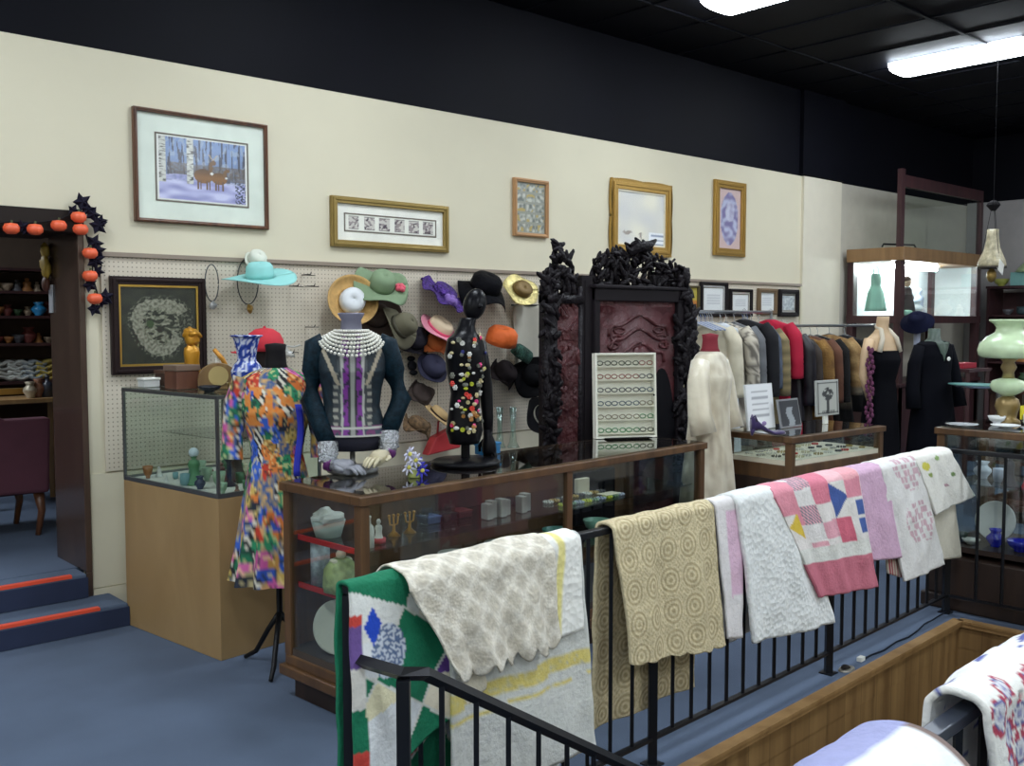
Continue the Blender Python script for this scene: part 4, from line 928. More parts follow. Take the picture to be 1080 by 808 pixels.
hat('black cloche hat right of the brooch mannequin', 530, 395, -.12, .12, .09, .09, M((38, 32, 34), .85), rx=.9, ry=.4)
hat('wide black felt hat below the striped cap', 562, 398, -.22, .17, .085, .08, M((12, 12, 15), .85), rx=.9, ry=-.5, wob=.05)
hat('black hat with a grey and cream band beside the carved screen', 572, 438, -.24, .15, .08, .07, M((34, 34, 38), .8), rx=1.2, ry=-.3, wob=.03, band=M((190, 186, 170), .7), extra=blossom(M((206, 150, 170), .7), (-.02, -.10, .03), .025))
hat('small black bow-trimmed cocktail hat above the navy cap', 434, 386, -.06, .0, .035, .025, M((20, 20, 24), .6), rx=1.3, extra=lambda t: (MB().ball((0, 0, .012), (.02, .036, .015), 10, 6).ball((0, .05, .01), (.035, .02, .015), 10, 6).ball((0, -.05, .01), (.035, .02, .015), 10, 6).build('bow', M((20, 20, 24), .6), t, smooth=True)))
hat('orange felt hat half hidden under the pink-brimmed hat', 458, 362, -.10, .10, .07, .05, M((206, 112, 56), .8), rx=.9)
hat('charcoal felt hat in the shadow behind the jacket sleeve', 437, 358, -.08, .12, .08, .07, M((44, 42, 50), .9), rx=1.2)
# red handbag, blue box, scarf
p = PY(466, 478, -.16)
t = thing('handbag', 'coral red handbag hanging behind the brooch mannequin', 'handbag', p, 0)
b = MB(); b.prism([(-.15, 0), (.14, .03), (.12, .19), (-.08, .12)], -.04, .04); b.build('body', M((196, 62, 66), .5), t, bevel=.01)
b = MB(); b.tube([(-.04, 0, .12), (-.03, 0, .22), (.03, 0, .26), (.08, 0, .24), (.10, 0, .17)], .007); b.build('handle', M((170, 50, 56), .5), t, smooth=True)
b = MB(); b.box(.04, .07, -.046, -.041, .09, .12); b.build('price_tag', wh, t)
boxy('blue_box', 'bright teal blue box on the counter behind the brooch mannequin base', 'box', W(C1, R1, 1.20, .50, .957), (.12, .07, .06), M((16, 96, 142), .4), rz=R1, lid=M((24, 110, 160), .4))
for i, (x, lab) in enumerate(((527, 'left'), (541, 'right'))):
    vase('bud_vase', 'tall clear glass bud vase, %s of the pair behind the brooch mannequin' % lab, 'vase', PZ(x, 472, .957), [(0, 0), (.035, 0), (.02, .03), (.013, .10), (.02, .22), (.018, .22), (.010, .10), (0, .03)], glass('bottle_glass', (.82, .92, .9), 1.8))
t = thing('scarf', 'off-white scarf hanging flat on the pegboard under the gold hat', 'scarf', PY(556, 322, -.05))
b = MB(); b.grid(10, 24, lambda u, v: (-.16 + .34 * u + .03 * v, -.01 - .012 * math.sin(u * 9 + v * 2), -.62 * v - .05 * math.sin(u * PI) * v)); b.build('cloth', mat('offwhite_linen', (190, 186, 172), .85), t, smooth=True, solid=.004)
b = MB(); b.tube([(-.17, -.01, .0), (.19, -.01, .0)], .006); b.build('hanger_bar', iron, t)
# necklaces hanging from hooks near the embroidery
def loop_necklace(lab, px, y0, y1, wpx, cc, pend):
    p = PY(px, y0, -.05); q = PY(px, y1, -.05); H = p.z - q.z; w_ = wpx / 2 * H / (y1 - y0)
    t = thing('necklace', lab, 'necklace', p)
    b = MB(); pts = [(w_ * math.sin(a) * (1 if True else 1), 0, -H * (.5 - .5 * math.cos(a))) for a in [2 * PI * i / 40 for i in range(41)]]
    b.tube(pts, .0035, 6); b.build('chain', M(cc, .35, .6), t, smooth=True)
    b = MB(); b.ball((0, -.008, -H - .02), (.022, .012, .028), 10, 8, bump=1); b.build('pendant', M(pend, .35, .4), t, smooth=True)
loop_necklace('dark chain necklace with silver pendant beside the embroidered picture', 223, 279, 318, 15, (80, 80, 84), (196, 196, 196))
loop_necklace('long dark double-chain necklace with gold pendant under the aqua hat', 261, 273, 321, 24, (64, 62, 66), (160, 124, 60))
t = thing('wire_ornament', 'small silvery white ornament hanging right of the red cap', 'ornament', PY(303, 371, -.1))
b = MB(); b.ball((0, 0, 0), (.05, .018, .03), 12, 8, bump=1.5); b.tube([(-.05, 0, .01), (.0, 0, .035), (.05, 0, .03), (.09, 0, .04)], .006); b.build('body', M((206, 206, 200), .35, .3), t, smooth=True)
b = MB(); b.tube([(.0, .09, .035), (.0, 0, .04)], .003); b.build('wire', iron, t)
for i, (x, y) in enumerate(((318, 290), (322, 302), (305, 302), (322, 345), (322, 363), (338, 372), (440, 372), (412, 372), (575, 330), (300, 372))):
    p = PY(x, y, -.019); b = MB(); b.tube([(0, 0, 0), (0, -.11, 0), (0, -.12, .015)], .003, 6)
    b.tube([(-.0, .0, 0), (.10, -.0, -.0)], .002, 5)
    tag(b.build('wire_hook', iron, None, loc=p), 'thin dark wire hook sticking out of the pegboard', 'hook', 'wire hooks in the pegboard')

# ------------------------------------------------------------------ carved screen
SY = -1.22
cb = mat('ebony_carving', (26, 22, 26), .42, bump=(50, .6, .008), var=.3, vscale=20, kind='voronoi'); cbp = M((34, 30, 34), .4)
mar = mat('maroon_panel', (84, 38, 42), .45, bump=(9, .9, .05), var=.25, vscale=6)
sX = lambda x: PY(x, 400, SY).x
sZ = lambda x, y: PY(x, y, SY).z
x0 = sX(573); 
t = thing('carved_screen', 'tall carved black and maroon folding screen behind the long counter', 'folding screen', (x0, SY, 0))
L_ = lambda x: sX(x) - x0
def lump(mb, xa, xb, za, zb, n, s=.03, y=0, seed=1, yr=.03, elong=2.2):
    random.seed(seed)
    for i in range(n):
        p = Vector((random.uniform(xa, xb), y + random.uniform(-yr, yr), random.uniform(za, zb)))
        mb.ball(p, (s * random.uniform(.4, .8), s * .45, s * random.uniform(.7, elong)), 8, 6, Matrix.Rotation(random.uniform(-1.4, 1.4), 4, 'Y'), bump=.6)
topz = 1.86
# left narrow leaf
b = MB(); b.box(0, L_(583), -.04, .04, 0, topz); b.box(L_(607), L_(611), -.03, .03, 0, topz); lump(b, -.01, L_(584), .1, 1.9, 130, .034, -.03, 2); b.box(0, L_(611), -.045, .045, 1.75, 1.80); b.box(0, L_(611), -.04, .04, .05, .12)
b.build('carved_post', cb, t, smooth=True)
b = MB(); b.box(L_(583), L_(607), -.012, .012, .12, 1.75); b.build('red_panel', mar, t)
b = MB(); lump(b, L_(583), L_(606), .9, 1.75, 60, .026, -.02, 8, .008); b.box(L_(583) + .002, L_(607) - .002, -.024, -.0125, .14, 1.73); b.build('relief', mar, t, smooth=False)
b = MB(); lump(b, L_(574), L_(606), 1.80, 1.94, 60, .032, 0, 3); lump(b, L_(581), L_(600), 1.92, 2.05, 26, .028, 0, 4); lump(b, L_(585), L_(596), 2.02, 2.13, 16, .024, 0, 5); b.build('finial', cb, t, smooth=True)
# hinge strip
b = MB(); b.box(L_(611), L_(622), -.02, .05, 0, 1.93); b.box(L_(614), L_(615.5), -.024, -.019, .1, 1.9); b.build('hinge_strip', cbp, t)
# right wide leaf
xr0, xr1 = L_(622), L_(716)
b = MB(); b.box(xr0, xr0 + .05, -.045, .045, 0, topz); b.box(xr1 - .07, xr1, -.045, .045, 0, topz); b.box(xr0, xr1, -.05, .05, 1.77, 1.86); b.box(xr0, xr1, -.04, .04, .05, .3); b.box(xr0 - .02, xr1 + .02, -.07, .07, 1.85, 1.875); b.build('frame', cbp, t, bevel=.008)
b = MB(); b.box(xr0 + .05, xr1 - .07, -.012, .012, .3, 1.77); b.build('red_panel', mar, t)
b = MB()
mx = (xr0 + xr1) / 2
for k in range(3):
    zz = 1.66 - .09 * k
    b.tube([(mx + (.30 - .02 * k) * math.cos(a) * (1), -.02, zz - .12 + .12 * abs(math.sin(a)) + .02 * math.sin(a * 5)) for a in [PI * i / 24 for i in range(25)]], .014, 7)
for sg in (-1, 1):
    for k in range(3): b.tube([(mx + sg * (.2 + .03 * k) + .05 * math.cos(a), -.02, 1.58 - .05 * k + .02 * math.sin(a)) for a in [2 * PI * i / 12 for i in range(13)]], .010, 6)
b.ball((mx, -.03, 1.42), (.08, .03, .05), 12, 8, bump=1); b.box(xr0 + .07, xr1 - .09, -.018, -.0125, .4, 1.74)
b.build('relief', mar, t, smooth=True)
b = MB(); b.prism([(xr1 - .22 + .15 * math.cos(a), .70 + .62 * math.sin(a)) for a in [PI * i / 16 for i in range(17)]], -.03, -.014); b.build('dark_arch', M((16, 15, 20), .6), t)
b = MB(); lump(b, xr1 - .05, xr1 + .05, .6, 1.95, 150, .045, -.03, 6); lump(b, xr1, xr1 + .12, 1.3, 1.72, 60, .05, -.03, 7); b.build('dragon_post', cb, t, smooth=True)
b = MB()
random.seed(12)
for i in range(300):
    u = random.random(); h_ = .07 + .22 * math.sin(PI * min(1, max(0, u)) ** .8) + .03 * math.sin(u * 15); 
    x = xr0 + .02 + (xr1 - xr0 + .04) * u; z = 1.87 + h_ * random.random() ** 1.1
    b.ball((x, random.uniform(-.03, .03), z), (.017, .014, random.uniform(.025, .06)), 7, 5, Matrix.Rotation(random.uniform(-1.5, 1.5), 4, 'Y'))
for i in range(9):
    x = xr0 + .05 + .09 * i; b.tube([(x, 0, 1.87), (x + .05, .01, 1.95), (x - .02 + .03 * math.sin(i), 0, 2.03 + .03 * math.sin(i * 2)), (x + .07, -.01, 2.07)], [.018, .014, .012, .008], 7)
b.tube([(mx - .10, 0, 2.07), (mx - .02, -.02, 2.13), (mx + .10, -.02, 2.15), (mx + .19, 0, 2.19)], [.02, .04, .03, .01], 8)
b.build('crest', cb, t, smooth=True)

# eyeglass / jewellery display box on the counter
A = PZ(629, 463, .957); Bp = PZ(693, 461, .957)
dr = math.atan2(Bp.y - A.y, Bp.x - A.x); DWd = (Bp - A).length; DH = .50
t = thing('jewellery_display_box', 'white upright display case with rows of spectacles on the long counter', 'display case', (A.x, A.y, .957), dr, rx=-.06)
f = MB(); f.box(0, DWd, 0, .06, 0, .012); f.box(0, DWd, 0, .06, DH - .012, DH); f.box(0, .012, 0, .06, .012, DH - .012); f.box(DWd - .012, DWd, 0, .06, .012, DH - .012); f.box(.012, DWd - .012, .05, .06, .012, DH - .012)
f.build('case', M((240, 238, 226), .5), t)
for i in range(6):
    q = MB(); z = .03 + i * (DH - .06) / 5.6; q.box(.012, DWd - .012, .012, .05, z - .006, z); q.build('shelf', M((226, 222, 206), .5), t)
q = MB(); q.box(.004, DWd - .004, -.004, -.001, .004, DH - .004); q.build('door', glass('door_glass', (.99, 1, .99), 1.0, .05), t)
q = MB(); q.box(.05, DWd - .05, -.05, .03, -.0, .004); q.build('foot', blk, t)
q = MB(); q.ball((DWd - .02, -.01, DH * .5), (.006, .008, .006), 8, 6); q.build('knob', iron, t)
ec = [((60, 66, 50), 'dark green'), ((150, 90, 80), 'rose'), ((70, 70, 76), 'grey'), ((80, 96, 110), 'blue grey'), ((140, 130, 110), 'tan'), ((60, 130, 80), 'green')]
for i in range(6):
    z = .957 + .031 + i * (DH - .06) / 5.6
    for j in range(4):
        kk = (5 - i); b = MB(); s_ = .042
        for sg in (-1, 1): b.tube([(sg * .024 + .018 * math.cos(a), 0, .014 + .012 * math.sin(a)) for a in [2 * PI * q / 10 for q in range(11)]], .0035, 5)
        b.tube([(-.006, 0, .018), (.006, 0, .018)], .002, 5); b.tube([(-.042, 0, .018), (-.042, .02, .016)], .002, 5); b.tube([(.042, 0, .018), (.042, .02, .016)], .002, 5)
        p = W((A.x, A.y), dr, .058 + j * (DWd - .116) / 3, .016 + .06 * (z - .957), z + .001)
        o = b.build('eyeglasses', M(ec[(kk + (j == 3)) % 6][0], .35), None, smooth=True, loc=p, rz=dr)
        tag(o, '%s spectacles, %s on the %s shelf of the white case' % (ec[(kk + (j == 3)) % 6][1], ('leftmost', 'second from left', 'second from right', 'rightmost')[j], ('top', 'second', 'third', 'fourth', 'fifth', 'lowest')[5 - i]), 'eyeglasses', 'spectacles in the white case')

# ------------------------------------------------------------------ clothes racks
def rack(lab, xa, xb, Y, z):
    a = PY(xa, 330, Y).x; b_ = PY(xb, 330, Y).x
    t = thing('clothes_rack', lab, 'clothes rack', (a, Y, 0)); L = b_ - a
    chrome = M((150, 154, 158), .3, .8)
    q = MB(); q.tube([(0, 0, z), (L, 0, z)], .013); q.build('rail', chrome, t)
    for x in (.01, L - .01):
        q = MB(); q.tube([(x, 0, .04), (x, 0, z)], .013); q.build('upright', chrome, t)
        q = MB(); q.tube([(x, -.25, .03), (x, .25, .03)], .014); q.build('foot', chrome, t)
    return t
rack('chrome clothes rack beneath the row of frames, behind the cream robe', 728, 814, -.62, 1.72)
rack('lower chrome clothes rack holding furs beside the pillar', 817, 934, -.66, 1.60)
def garment(lab, cat, px, Y, z, wid, length, fn, m, sleeve=.5, th=.05, flare=1.2, rz=PI / 2, seed=0, nm='coat', lower=None):
    X = PY(px, 380, Y).x; t = thing(nm, lab, cat, (X, Y, z), rz)
    hw = wid / 2
    b = MB(); b.tube([(0, 0, -.07), (0, 0, -.02), (.015, 0, .008), (0, 0, .022), (-.014, 0, .008)], .003, 6); b.tube([(-hw * .8, 0, -.12), (0, 0, -.065), (hw * .8, 0, -.12)], .007, 6); b.build('hanger', M((170, 172, 176), .3, .7), t)
    S = dense([(-.075, 0, 0, .05, .03), (-.09, 0, 0, hw * .45, th * .8), (-.12, 0, 0, hw * .92, th), (-.20, 0, 0, hw, th * 1.2), (-.42, 0, 0, hw * .88, th * 1.1), (-length, 0, 0, hw * flare, th * 1.4)], 6)
    fo = lambda a, i, zz: .05 * min(1, -zz) * math.sin(a * 7 + seed) + .03 * math.sin(a * 13 + seed * 2 + zz * 4)
    b = MB(); b.loft(S, 44, colf=fn, fold=fo, cap=True); b.build('body', m, t, smooth=True)
    if sleeve:
        for sd in (-1, 1):
            b = MB(); P = [(sd * hw * .85, 0, -.125), (sd * (hw + .035), -.005, -.22), (sd * (hw + .05), -.015, -.22 - sleeve * .5), (sd * (hw + .045), -.03, -.16 - sleeve)]
            pts = []; rr = []
            for i in range(3):
                for k in range(6): q = k / 6; pts.append(Vector(P[i]).lerp(Vector(P[i + 1]), q)); rr.append([.05, .062, .06, .058][i] * (1 - q) + [.05, .062, .06, .058][i + 1] * q)
            b.tube(pts, rr, 16); 
            b.c = [lin(fn(math.atan2(v[1], v[0]), v[2], v[0], v[1])) for v in b.v] if fn else None
            b.build('sleeve', m, t, smooth=True)
    return t
const = lambda c, d=None, s=14: (lambda a, z, x, y: mixc(c, d or tuple(int(k * .8) for k in c), .4 + nz(x * s, y * s, z * s)))
cl = ATT('cloth', .85, bump=(70, .3, .003)); fur = ATT('fur', .95, bump=(110, 1., .02), var=.12, vscale=60); lea = ATT('leather', .42, bump=(40, .3, .004))
plaid = lambda a, z, x, y: (150, 134, 96) if int(z * 22) % 2 else (112, 100, 72)
furb = lambda a, z, x, y: mixc((206, 170, 116), (146, 112, 70), .5 + .5 * math.sin(z * 44) * .7 + nz(x * 20, y * 20, z * 10))
furt = lambda a, z, x, y: mixc((178, 136, 74), (130, 94, 50), .5 + 1.2 * nz(x * 12, y * 12, z * 14))
greyfur = lambda a, z, x, y: furb(a, z, x, y) if z > -.55 else (mixc((136, 124, 104), (100, 90, 76), nz(x * 20, z * 20) + .4) if z > -.74 else (24, 22, 24))
rep = lambda a, z, x, y: (200, 192, 176) if nz(x * 30, y * 30, z * 22) > -.05 else (110, 104, 96)
suit = lambda a, z, x, y: (182, 24, 58)
Z1 = 1.70; Z2 = 1.58
for a in (
    ('long cream knitted robe at the left end of the rack', 'robe', 748.0, -.62, Z1, .42, 1.30, const((216, 208, 186), (188, 180, 156)), cl, .55),
    ('white satin nightgown hanging next to the cream knitted robe', 'nightgown', 759.5, -.62, Z1, .36, 1.36, const((216, 220, 224), (190, 196, 204)), cl, 0),
    ('beige and grey patterned cardigan on the rack', 'cardigan', 765.2, -.62, Z1, .42, .95, rep, cl, .5),
    ('mid grey long dress on the rack', 'dress', 773.8, -.62, Z1, .40, 1.1, const((112, 114, 118)), cl, .5),
    ('black coat with a white tag between grey dresses', 'coat', 784.3, -.62, Z1 + .03, .46, 1.15, const((12, 12, 20)), cl, .6),
    ('slate blue jacket left of the tan plaid coat', 'jacket', 791.9, -.62, Z1, .38, 1.0, const((88, 98, 116)), cl, .5),
    ('tan plaid coat left of the red suit', 'coat', 799.6, -.62, Z1 - .02, .40, 1.05, plaid, cl, .55),
    ('crimson red two-piece suit on the rack', 'suit', 812.0, -.62, Z1 + .03, .42, 1.2, suit, cl, .45),
    ('charcoal black leather jacket right of the red suit', 'jacket', 824.0, -.66, Z2 + .05, .46, 1.2, const((38, 34, 42), (16, 15, 20)), lea, .6),
    ('dark brown long coat behind the leather jacket', 'coat', 833.4, -.66, Z2, .42, 1.15, const((64, 54, 48)), cl, .55),
    ('golden tan fur jacket in the middle of the lower rack', 'fur coat', 844.7, -.66, Z2, .44, .85, furt, fur, .5),
    ('russet brown coat behind the golden tan fur', 'coat', 854.2, -.66, Z2, .44, 1.0, const((110, 70, 50)), cl, .55),
    ('black fur-trimmed coat between the brown coat and the banded fur', 'fur coat', 861.7, -.66, Z2, .44, 1.05, const((18, 15, 16)), fur, .55),
    ('banded light brown fur coat at the right end of the lower rack', 'fur coat', 874.0, -.66, Z2 + .01, .46, .95, greyfur, fur, .5),
    ('black blouse at the very end of the lower rack', 'blouse', 890.0, -.66, Z2, .42, .8, const((14, 13, 18)), cl, .4)):
    k = {'robe': 'robe', 'nightgown': 'nightgown', 'cardigan': 'cardigan', 'dress': 'dress', 'jacket': 'jacket', 'suit': 'skirt_suit', 'fur coat': 'fur_coat', 'blouse': 'blouse'}.get(a[1], 'coat')
    garment(a[0], a[1], *a[2:9], sleeve=a[9], nm=k, seed=len(a[0]))
# extra empty hangers on the first rack
for i in range(12):
    X = PY(732 + i * 2.4 + (30 if i > 8 else 0), 330, -.62).x
    b = MB(); b.tube([(0, 0, -.07), (0, 0, -.02), (.0, .015, .008), (0, 0, .022), (0, -.014, .008)], .003, 6); b.tube([(0, -.2, -.13), (0, 0, -.065), (0, .2, -.13)], .006, 6)
    tag(b.build('clothes_hanger', M((120, 140, 180) if i % 2 else (190, 192, 196), .35), None, loc=(X, -.62, 1.70)), ('blue' if i % 2 else 'clear silvery') + ' empty hanger crowded at the left end of the rack', 'hanger', ('blue' if i % 2 else 'silvery') + ' empty hangers on the rack')

# ------------------------------------------------------------------ lit display cabinet beyond the pillar
mah = wood('cabinet_mahogany', (70, 40, 42), (48, 28, 32), .4, 8); fas = wood('cabinet_fascia', (146, 112, 74), (118, 88, 56), .5, 6)
X0, X1, Y0, Y1, ZB, ZG, ZT = 9.86, 11.80, -.66, -.06, 1.70, 2.27, 2.41
t = thing('lit_display_cabinet', 'tall wood and glass cabinet with bright fluorescent light beyond the pillar', 'display cabinet', (X0, Y0, 0))
LX_, LY_ = X1 - X0, Y1 - Y0
for x in (0, LX_ - .09):
    for y in (0, LY_ - .07): q = MB(); q.box(x, x + .09, y, y + .07, 0, ZG); q.build('post', mah, t)
q = MB(); q.box(-.03, LX_ + .03, -.04, LY_, ZG + .001, ZT); q.build('fascia', fas, t, bevel=.006)
q = MB(); q.box(-.01, LX_ + .01, -.012, LY_, ZB - .08, ZB); q.build('deck', mah, t)
q = MB(); q.box(.0, LX_, .0, LY_, .12, .95); q.box(-.02, LX_ + .02, -.03, LY_, .951, .99); q.build('base_cupboard', mah, t, bevel=.006)
q = MB(); q.box(.09, LX_ - .09, .004, .010, ZB, ZG); q.build('front_pane', GL, t)
q = MB(); q.box(.004, .010, .07, LY_ - .07, ZB, ZG); q.build('side_pane', GL, t)
q = MB(); q.box(.09, LX_ - .09, LY_ - .02, LY_ - .01, ZB, ZG); q.build('back_panel', M((214, 222, 226), .6), t)
q = MB(); q.box(LX_ - .012, LX_ - .004, .07, LY_ - .07, ZB, ZG); q.build('end_panel', M((200, 208, 208), .6), t)
q = MB(); q.tube([(.40, .28, ZG - .035), (LX_ - .55, .28, ZG - .035)], .024, 12); q.build('fluorescent_tube', mat('tube_light', (240, 248, 255), .3, emit=60, var=0), t)
q = MB(); q.box(.36, LX_ - .5, .25, .31, ZG - .010, ZG); q.build('light_batten', whm, t)
# framed glass panel standing on the cabinet
t = thing('glass_partition', 'maroon-framed glass partition rising above the lit cabinet to the black wall', 'partition', (X0, Y0, ZT))
H = 3.15 - ZT
q = MB(); q.box(-.02, .05, .0, .05, .002, H + .06); q.box(LX_ - .04, LX_ + .02, .0, .05, .002, H + .0); q.box(.05, LX_ - .04, .0, .05, H - .12, H); q.build('frame', mah, t)
q = MB(); q.box(.05, LX_ - .04, .02, .025, .01, H - .12); q.build('pane', GL, t)
q = MB(); q.tube([(.1, .3, .02), (.12, .3, .05), (.62, .3, .06), (.66, .3, .02)], .01, 7)
tag(q.build('metal_handle_bar', iron, None, loc=(X0 + .0, Y0 - .0 + .02, ZT + .003), rz=-.2), 'thin dark metal bar lying on top of the lit cabinet', 'metal bar')
# in the lit cabinet
t = thing('child_dress', 'pale mint child dress hanging in the lit cabinet', 'dress', (10.03, -.30, 2.15))
S = dense([(-.0, 0, 0, .085, .03), (-.06, 0, 0, .09, .045), (-.13, 0, 0, .075, .045), (-.20, 0, 0, .12, .07), (-.40, 0, 0, .165, .09)], 5)
q = MB(); q.loft(S, 40, fold=skirtfold(10, .08, -.12, -.4)); q.tube([(-.06, 0, -.005), (-.045, 0, .06), (-.02, 0, .075)], .008); q.tube([(.06, 0, -.005), (.045, 0, .06), (.02, 0, .075)], .008); q.build('dress', M((150, 200, 184), .8), t, smooth=True)
q = MB(); q.tube([(0, 0, 0), (0, 0, .08), (.015, 0, .095)], .004); q.build('hanger', iron, t)
t = thing('doll', 'dark-dressed doll standing near the corner of the lit cabinet', 'doll', (10.33, -.50, ZB + .002))
q = MB(); q.lathe([(0, 0), (.10, 0), (.07, .16), (.05, .28), (.03, .31), (0, .31)], n=20); q.tube([(-.05, 0, .27), (-.10, -.02, .18)], .018); q.tube([(.05, 0, .27), (.10, -.02, .18)], .018); q.build('dress', M((84, 72, 74), .9), t, smooth=True)
q = MB(); q.ball((0, 0, .36), (.045, .042, .052)); q.build('head', M((206, 170, 140), .6), t, smooth=True)
q = MB(); q.ball((0, .01, .385), (.052, .05, .04)); q.build('hair', M((90, 60, 44), .9), t, smooth=True)
vase('figurine', 'pale blue porcelain figurine in the bright part of the lit cabinet', 'figurine', (10.72, -.45, ZB + .002), FIG(.30, .09), M((170, 180, 200), .35))
vase('tureen', 'white porcelain tureen next to the pale blue figurine', 'tureen', (10.55, -.48, ZB + .002), URN(.16, .10), M((206, 212, 220), .35))
boxy('folded_fabric', 'folded aqua cloth on the floor of the lit cabinet by the corner', 'cloth', (10.22, -.52, ZB + .002), (.16, .14, .06), M((170, 214, 200), .9), bevel=.02)
up = PT_(967, 360, 9.2)
t = thing('display_stand', 'slim grey display post below the corner of the lit cabinet', 'display stand', (up.x, up.y, 0))
q = MB(); q.lathe([(0, 0), (.12, 0), (.1, .02), (.03, .03), (.03, 1.62), (0, 1.62)], n=16); q.build('post', M((150, 156, 176), .4), t)
t = thing('navy_hat', 'dark navy wide hat tilted on the slim grey post', 'hat', (up.x, up.y, 1.625), 0, rx=.2, ry=-.7)
q = MB(); q.lathe([(.15, 0), (.15, .008), (.085, .03), (.08, .08), (.05, .10), (0, .105), (0, .0)], n=28); q.build('crown', M((16, 20, 44), .8), t, smooth=True)
# brown toys / wood things on the cupboard top
for i, (x, cc, nn) in enumerate(((10.75, (170, 124, 76), 'tan'), (11.0, (140, 96, 60), 'brown'), (11.2, (190, 120, 60), 'orange'))):
    t = thing('teddy_bear', '%s teddy bear sitting on the cupboard under the lit cabinet' % nn, 'teddy bear', (x, -.48, .992))
    mm = mat('plush_%s' % nn, cc, .95, bump=(80, 1, .01))
    q = MB(); q.ball((0, 0, .11), (.085, .07, .11), bump=.1); q.tube([(-.05, -.02, .05), (-.09, -.12, .04)], .035); q.tube([(.05, -.02, .05), (.09, -.12, .04)], .035); q.tube([(-.07, 0, .17), (-.12, -.06, .10)], .026); q.tube([(.07, 0, .17), (.12, -.06, .10)], .026); q.build('body', mm, t, smooth=True)
    q = MB(); q.ball((0, -.01, .26), (.07, .065, .062)); q.ball((-.055, 0, .315), .025, 8, 6); q.ball((.055, 0, .315), .025, 8, 6); q.ball((0, -.065, .245), (.028, .025, .022), 8, 6); q.build('head', mm, t, smooth=True)
q = MB()
boxy('red_box', 'red flat box at the right below the lit cabinet', 'box', PT_(1012, 388, 9.6), (.30, .2, .05), M((160, 36, 54), .5))
# stand for it
pz = PT_(1012, 388, 9.6)
tt = thing('side_table', 'dark side table carrying a red box right of the black dresses', 'table', (pz.x, pz.y, 0))
q = MB(); q.box(-.25, .25, -.2, .2, pz.z - .03, pz.z - .001); q.build('table_top', mah, tt)
for sx in (-.22, .22):
    for sy in (-.17, .17): q = MB(); q.bar((sx, sy, 0), (sx, sy, pz.z - .03), .035); q.build('leg', mah, tt)

# ------------------------------------------------------------------ far right: shelves, hanging lamp, oil lamp
t = thing('bookcase', 'dark open bookcase against the far right wall, crowded with bric-a-brac', 'bookcase', (12.55, -2.4, 0))
q = MB(); q.box(0, .03, 0, 1.95, 0, 2.04); q.box(.03, .45, 0, .03, 0, 2.04); q.box(.03, .45, 1.92, 1.95, 0, 2.04); q.build('carcass', mah, t)
q = MB(); q.box(.42, .45, .03, 1.92, 0, 2.0); q.build('back', mah, t)
t.location.x = 12.50
# flip: opening towards -X (the camera)
for ch in t.children:
    if ch.name.startswith('carcass'):
        ch.hide_render = False
bpy.data.objects.remove([c for c in t.children if c.name.startswith('carcass')][0])
q = MB(); q.box(0, .42, 0, .03, 0, 2.04); q.box(0, .42, 1.92, 1.95, 0, 2.04); q.box(-.01, .46, -.01, 1.96, 2.041, 2.07); q.build('carcass', mah, t)
for z in (.1, .5, .9, 1.15, 1.42, 1.72):
    q = MB(); q.box(.01, .42, .031, 1.919, z - .025, z); q.build('shelf', mah, t)
random.seed(5)
bcol = [((170, 150, 130), 'cream'), ((120, 60, 56), 'red'), ((60, 80, 84), 'teal'), ((176, 120, 70), 'orange'), ((90, 90, 96), 'grey'), ((206, 206, 200), 'white'), ((60, 90, 60), 'green')]
for zi, z in enumerate((.901, 1.151, 1.421, 1.721)):
    for j in range(9):
        k = random.randrange(7); kind = random.randrange(4); h = random.uniform(.10, .20); nn = ('bowl', 'figurine', 'cup', 'urn')[kind]
        vase('ornament_' + nn, '%s %s on the %s shelf of the far bookcase' % (bcol[k][1], nn, ('lowest crowded', 'second crowded', 'third crowded', 'top')[zi]), 'ornament', (12.65, -2.25 + j * .2, z), (BOWL, FIG, CUP, URN)[kind](h * (.5 if kind in (0, 2) else 1), h * .5), M(bcol[k][0], .5), '%s %ss on the %s bookcase shelf' % (bcol[k][1], nn, ('lowest', 'second', 'third', 'top')[zi]), n=12)
pale = M((196, 220, 190), .35)
vase('glass_lampshade', 'pale green glass lampshade on the aqua tank above the bookcase', 'lampshade', (12.7, -.95, 2.235), [(0, .0), (.24, 0), (.20, .06), (.10, .16), (.05, .20), (0, .2)], M((176, 196, 150), .3))
boxy('fish_tank', 'aqua glass tank on the bookcase top under the lampshade', 'tank', (12.7, -.95, 2.073), (.3, .5, .16), M((130, 180, 176), .25))
vase('yellow_bowl', 'yellow-green bowl at the left end of the bookcase top', 'bowl', (12.65, -.56, 2.071), BOWL(.09, .09), M((176, 180, 90), .35))
# wicker hanging lamp
hp = PT_(1046, 281, 8.6)
t = thing('hanging_lamp', 'ornate hanging glass oil lamp with a white price tag', 'hanging lamp', (hp.x, hp.y, hp.z)); t.scale = (.82, .82, 1)
q = MB(); q.lathe([(.135, .0), (.14, .012), (.13, .05), (.115, .08), (.08, .15), (.06, .24), (.055, .32), (.05, .32), (.055, .24), (.074, .15), (.125, .05), (.13, .0)], n=32, wob=lambda a, i, z: 1 + .03 * math.sin(a * 12)); q.build('shade', mat('opal_glass', (186, 176, 146), .35, var=.3, vscale=30), t, smooth=True)
q = MB(); q.lathe([(.118, -.02), (.145, -.015), (.148, .0), (.118, 0)], n=32); q.build('shade_ring', M((90, 84, 76), .35, .6), t, smooth=True)
q = MB(); q.lathe([(0, -.14), (.03, -.13), (.05, -.09), (.045, -.05), (.02, -.02), (0, -.02)], n=20); q.build('font', M((150, 124, 70), .3, .6), t, smooth=True)
q = MB(); top_ = CH - .002 - hp.z
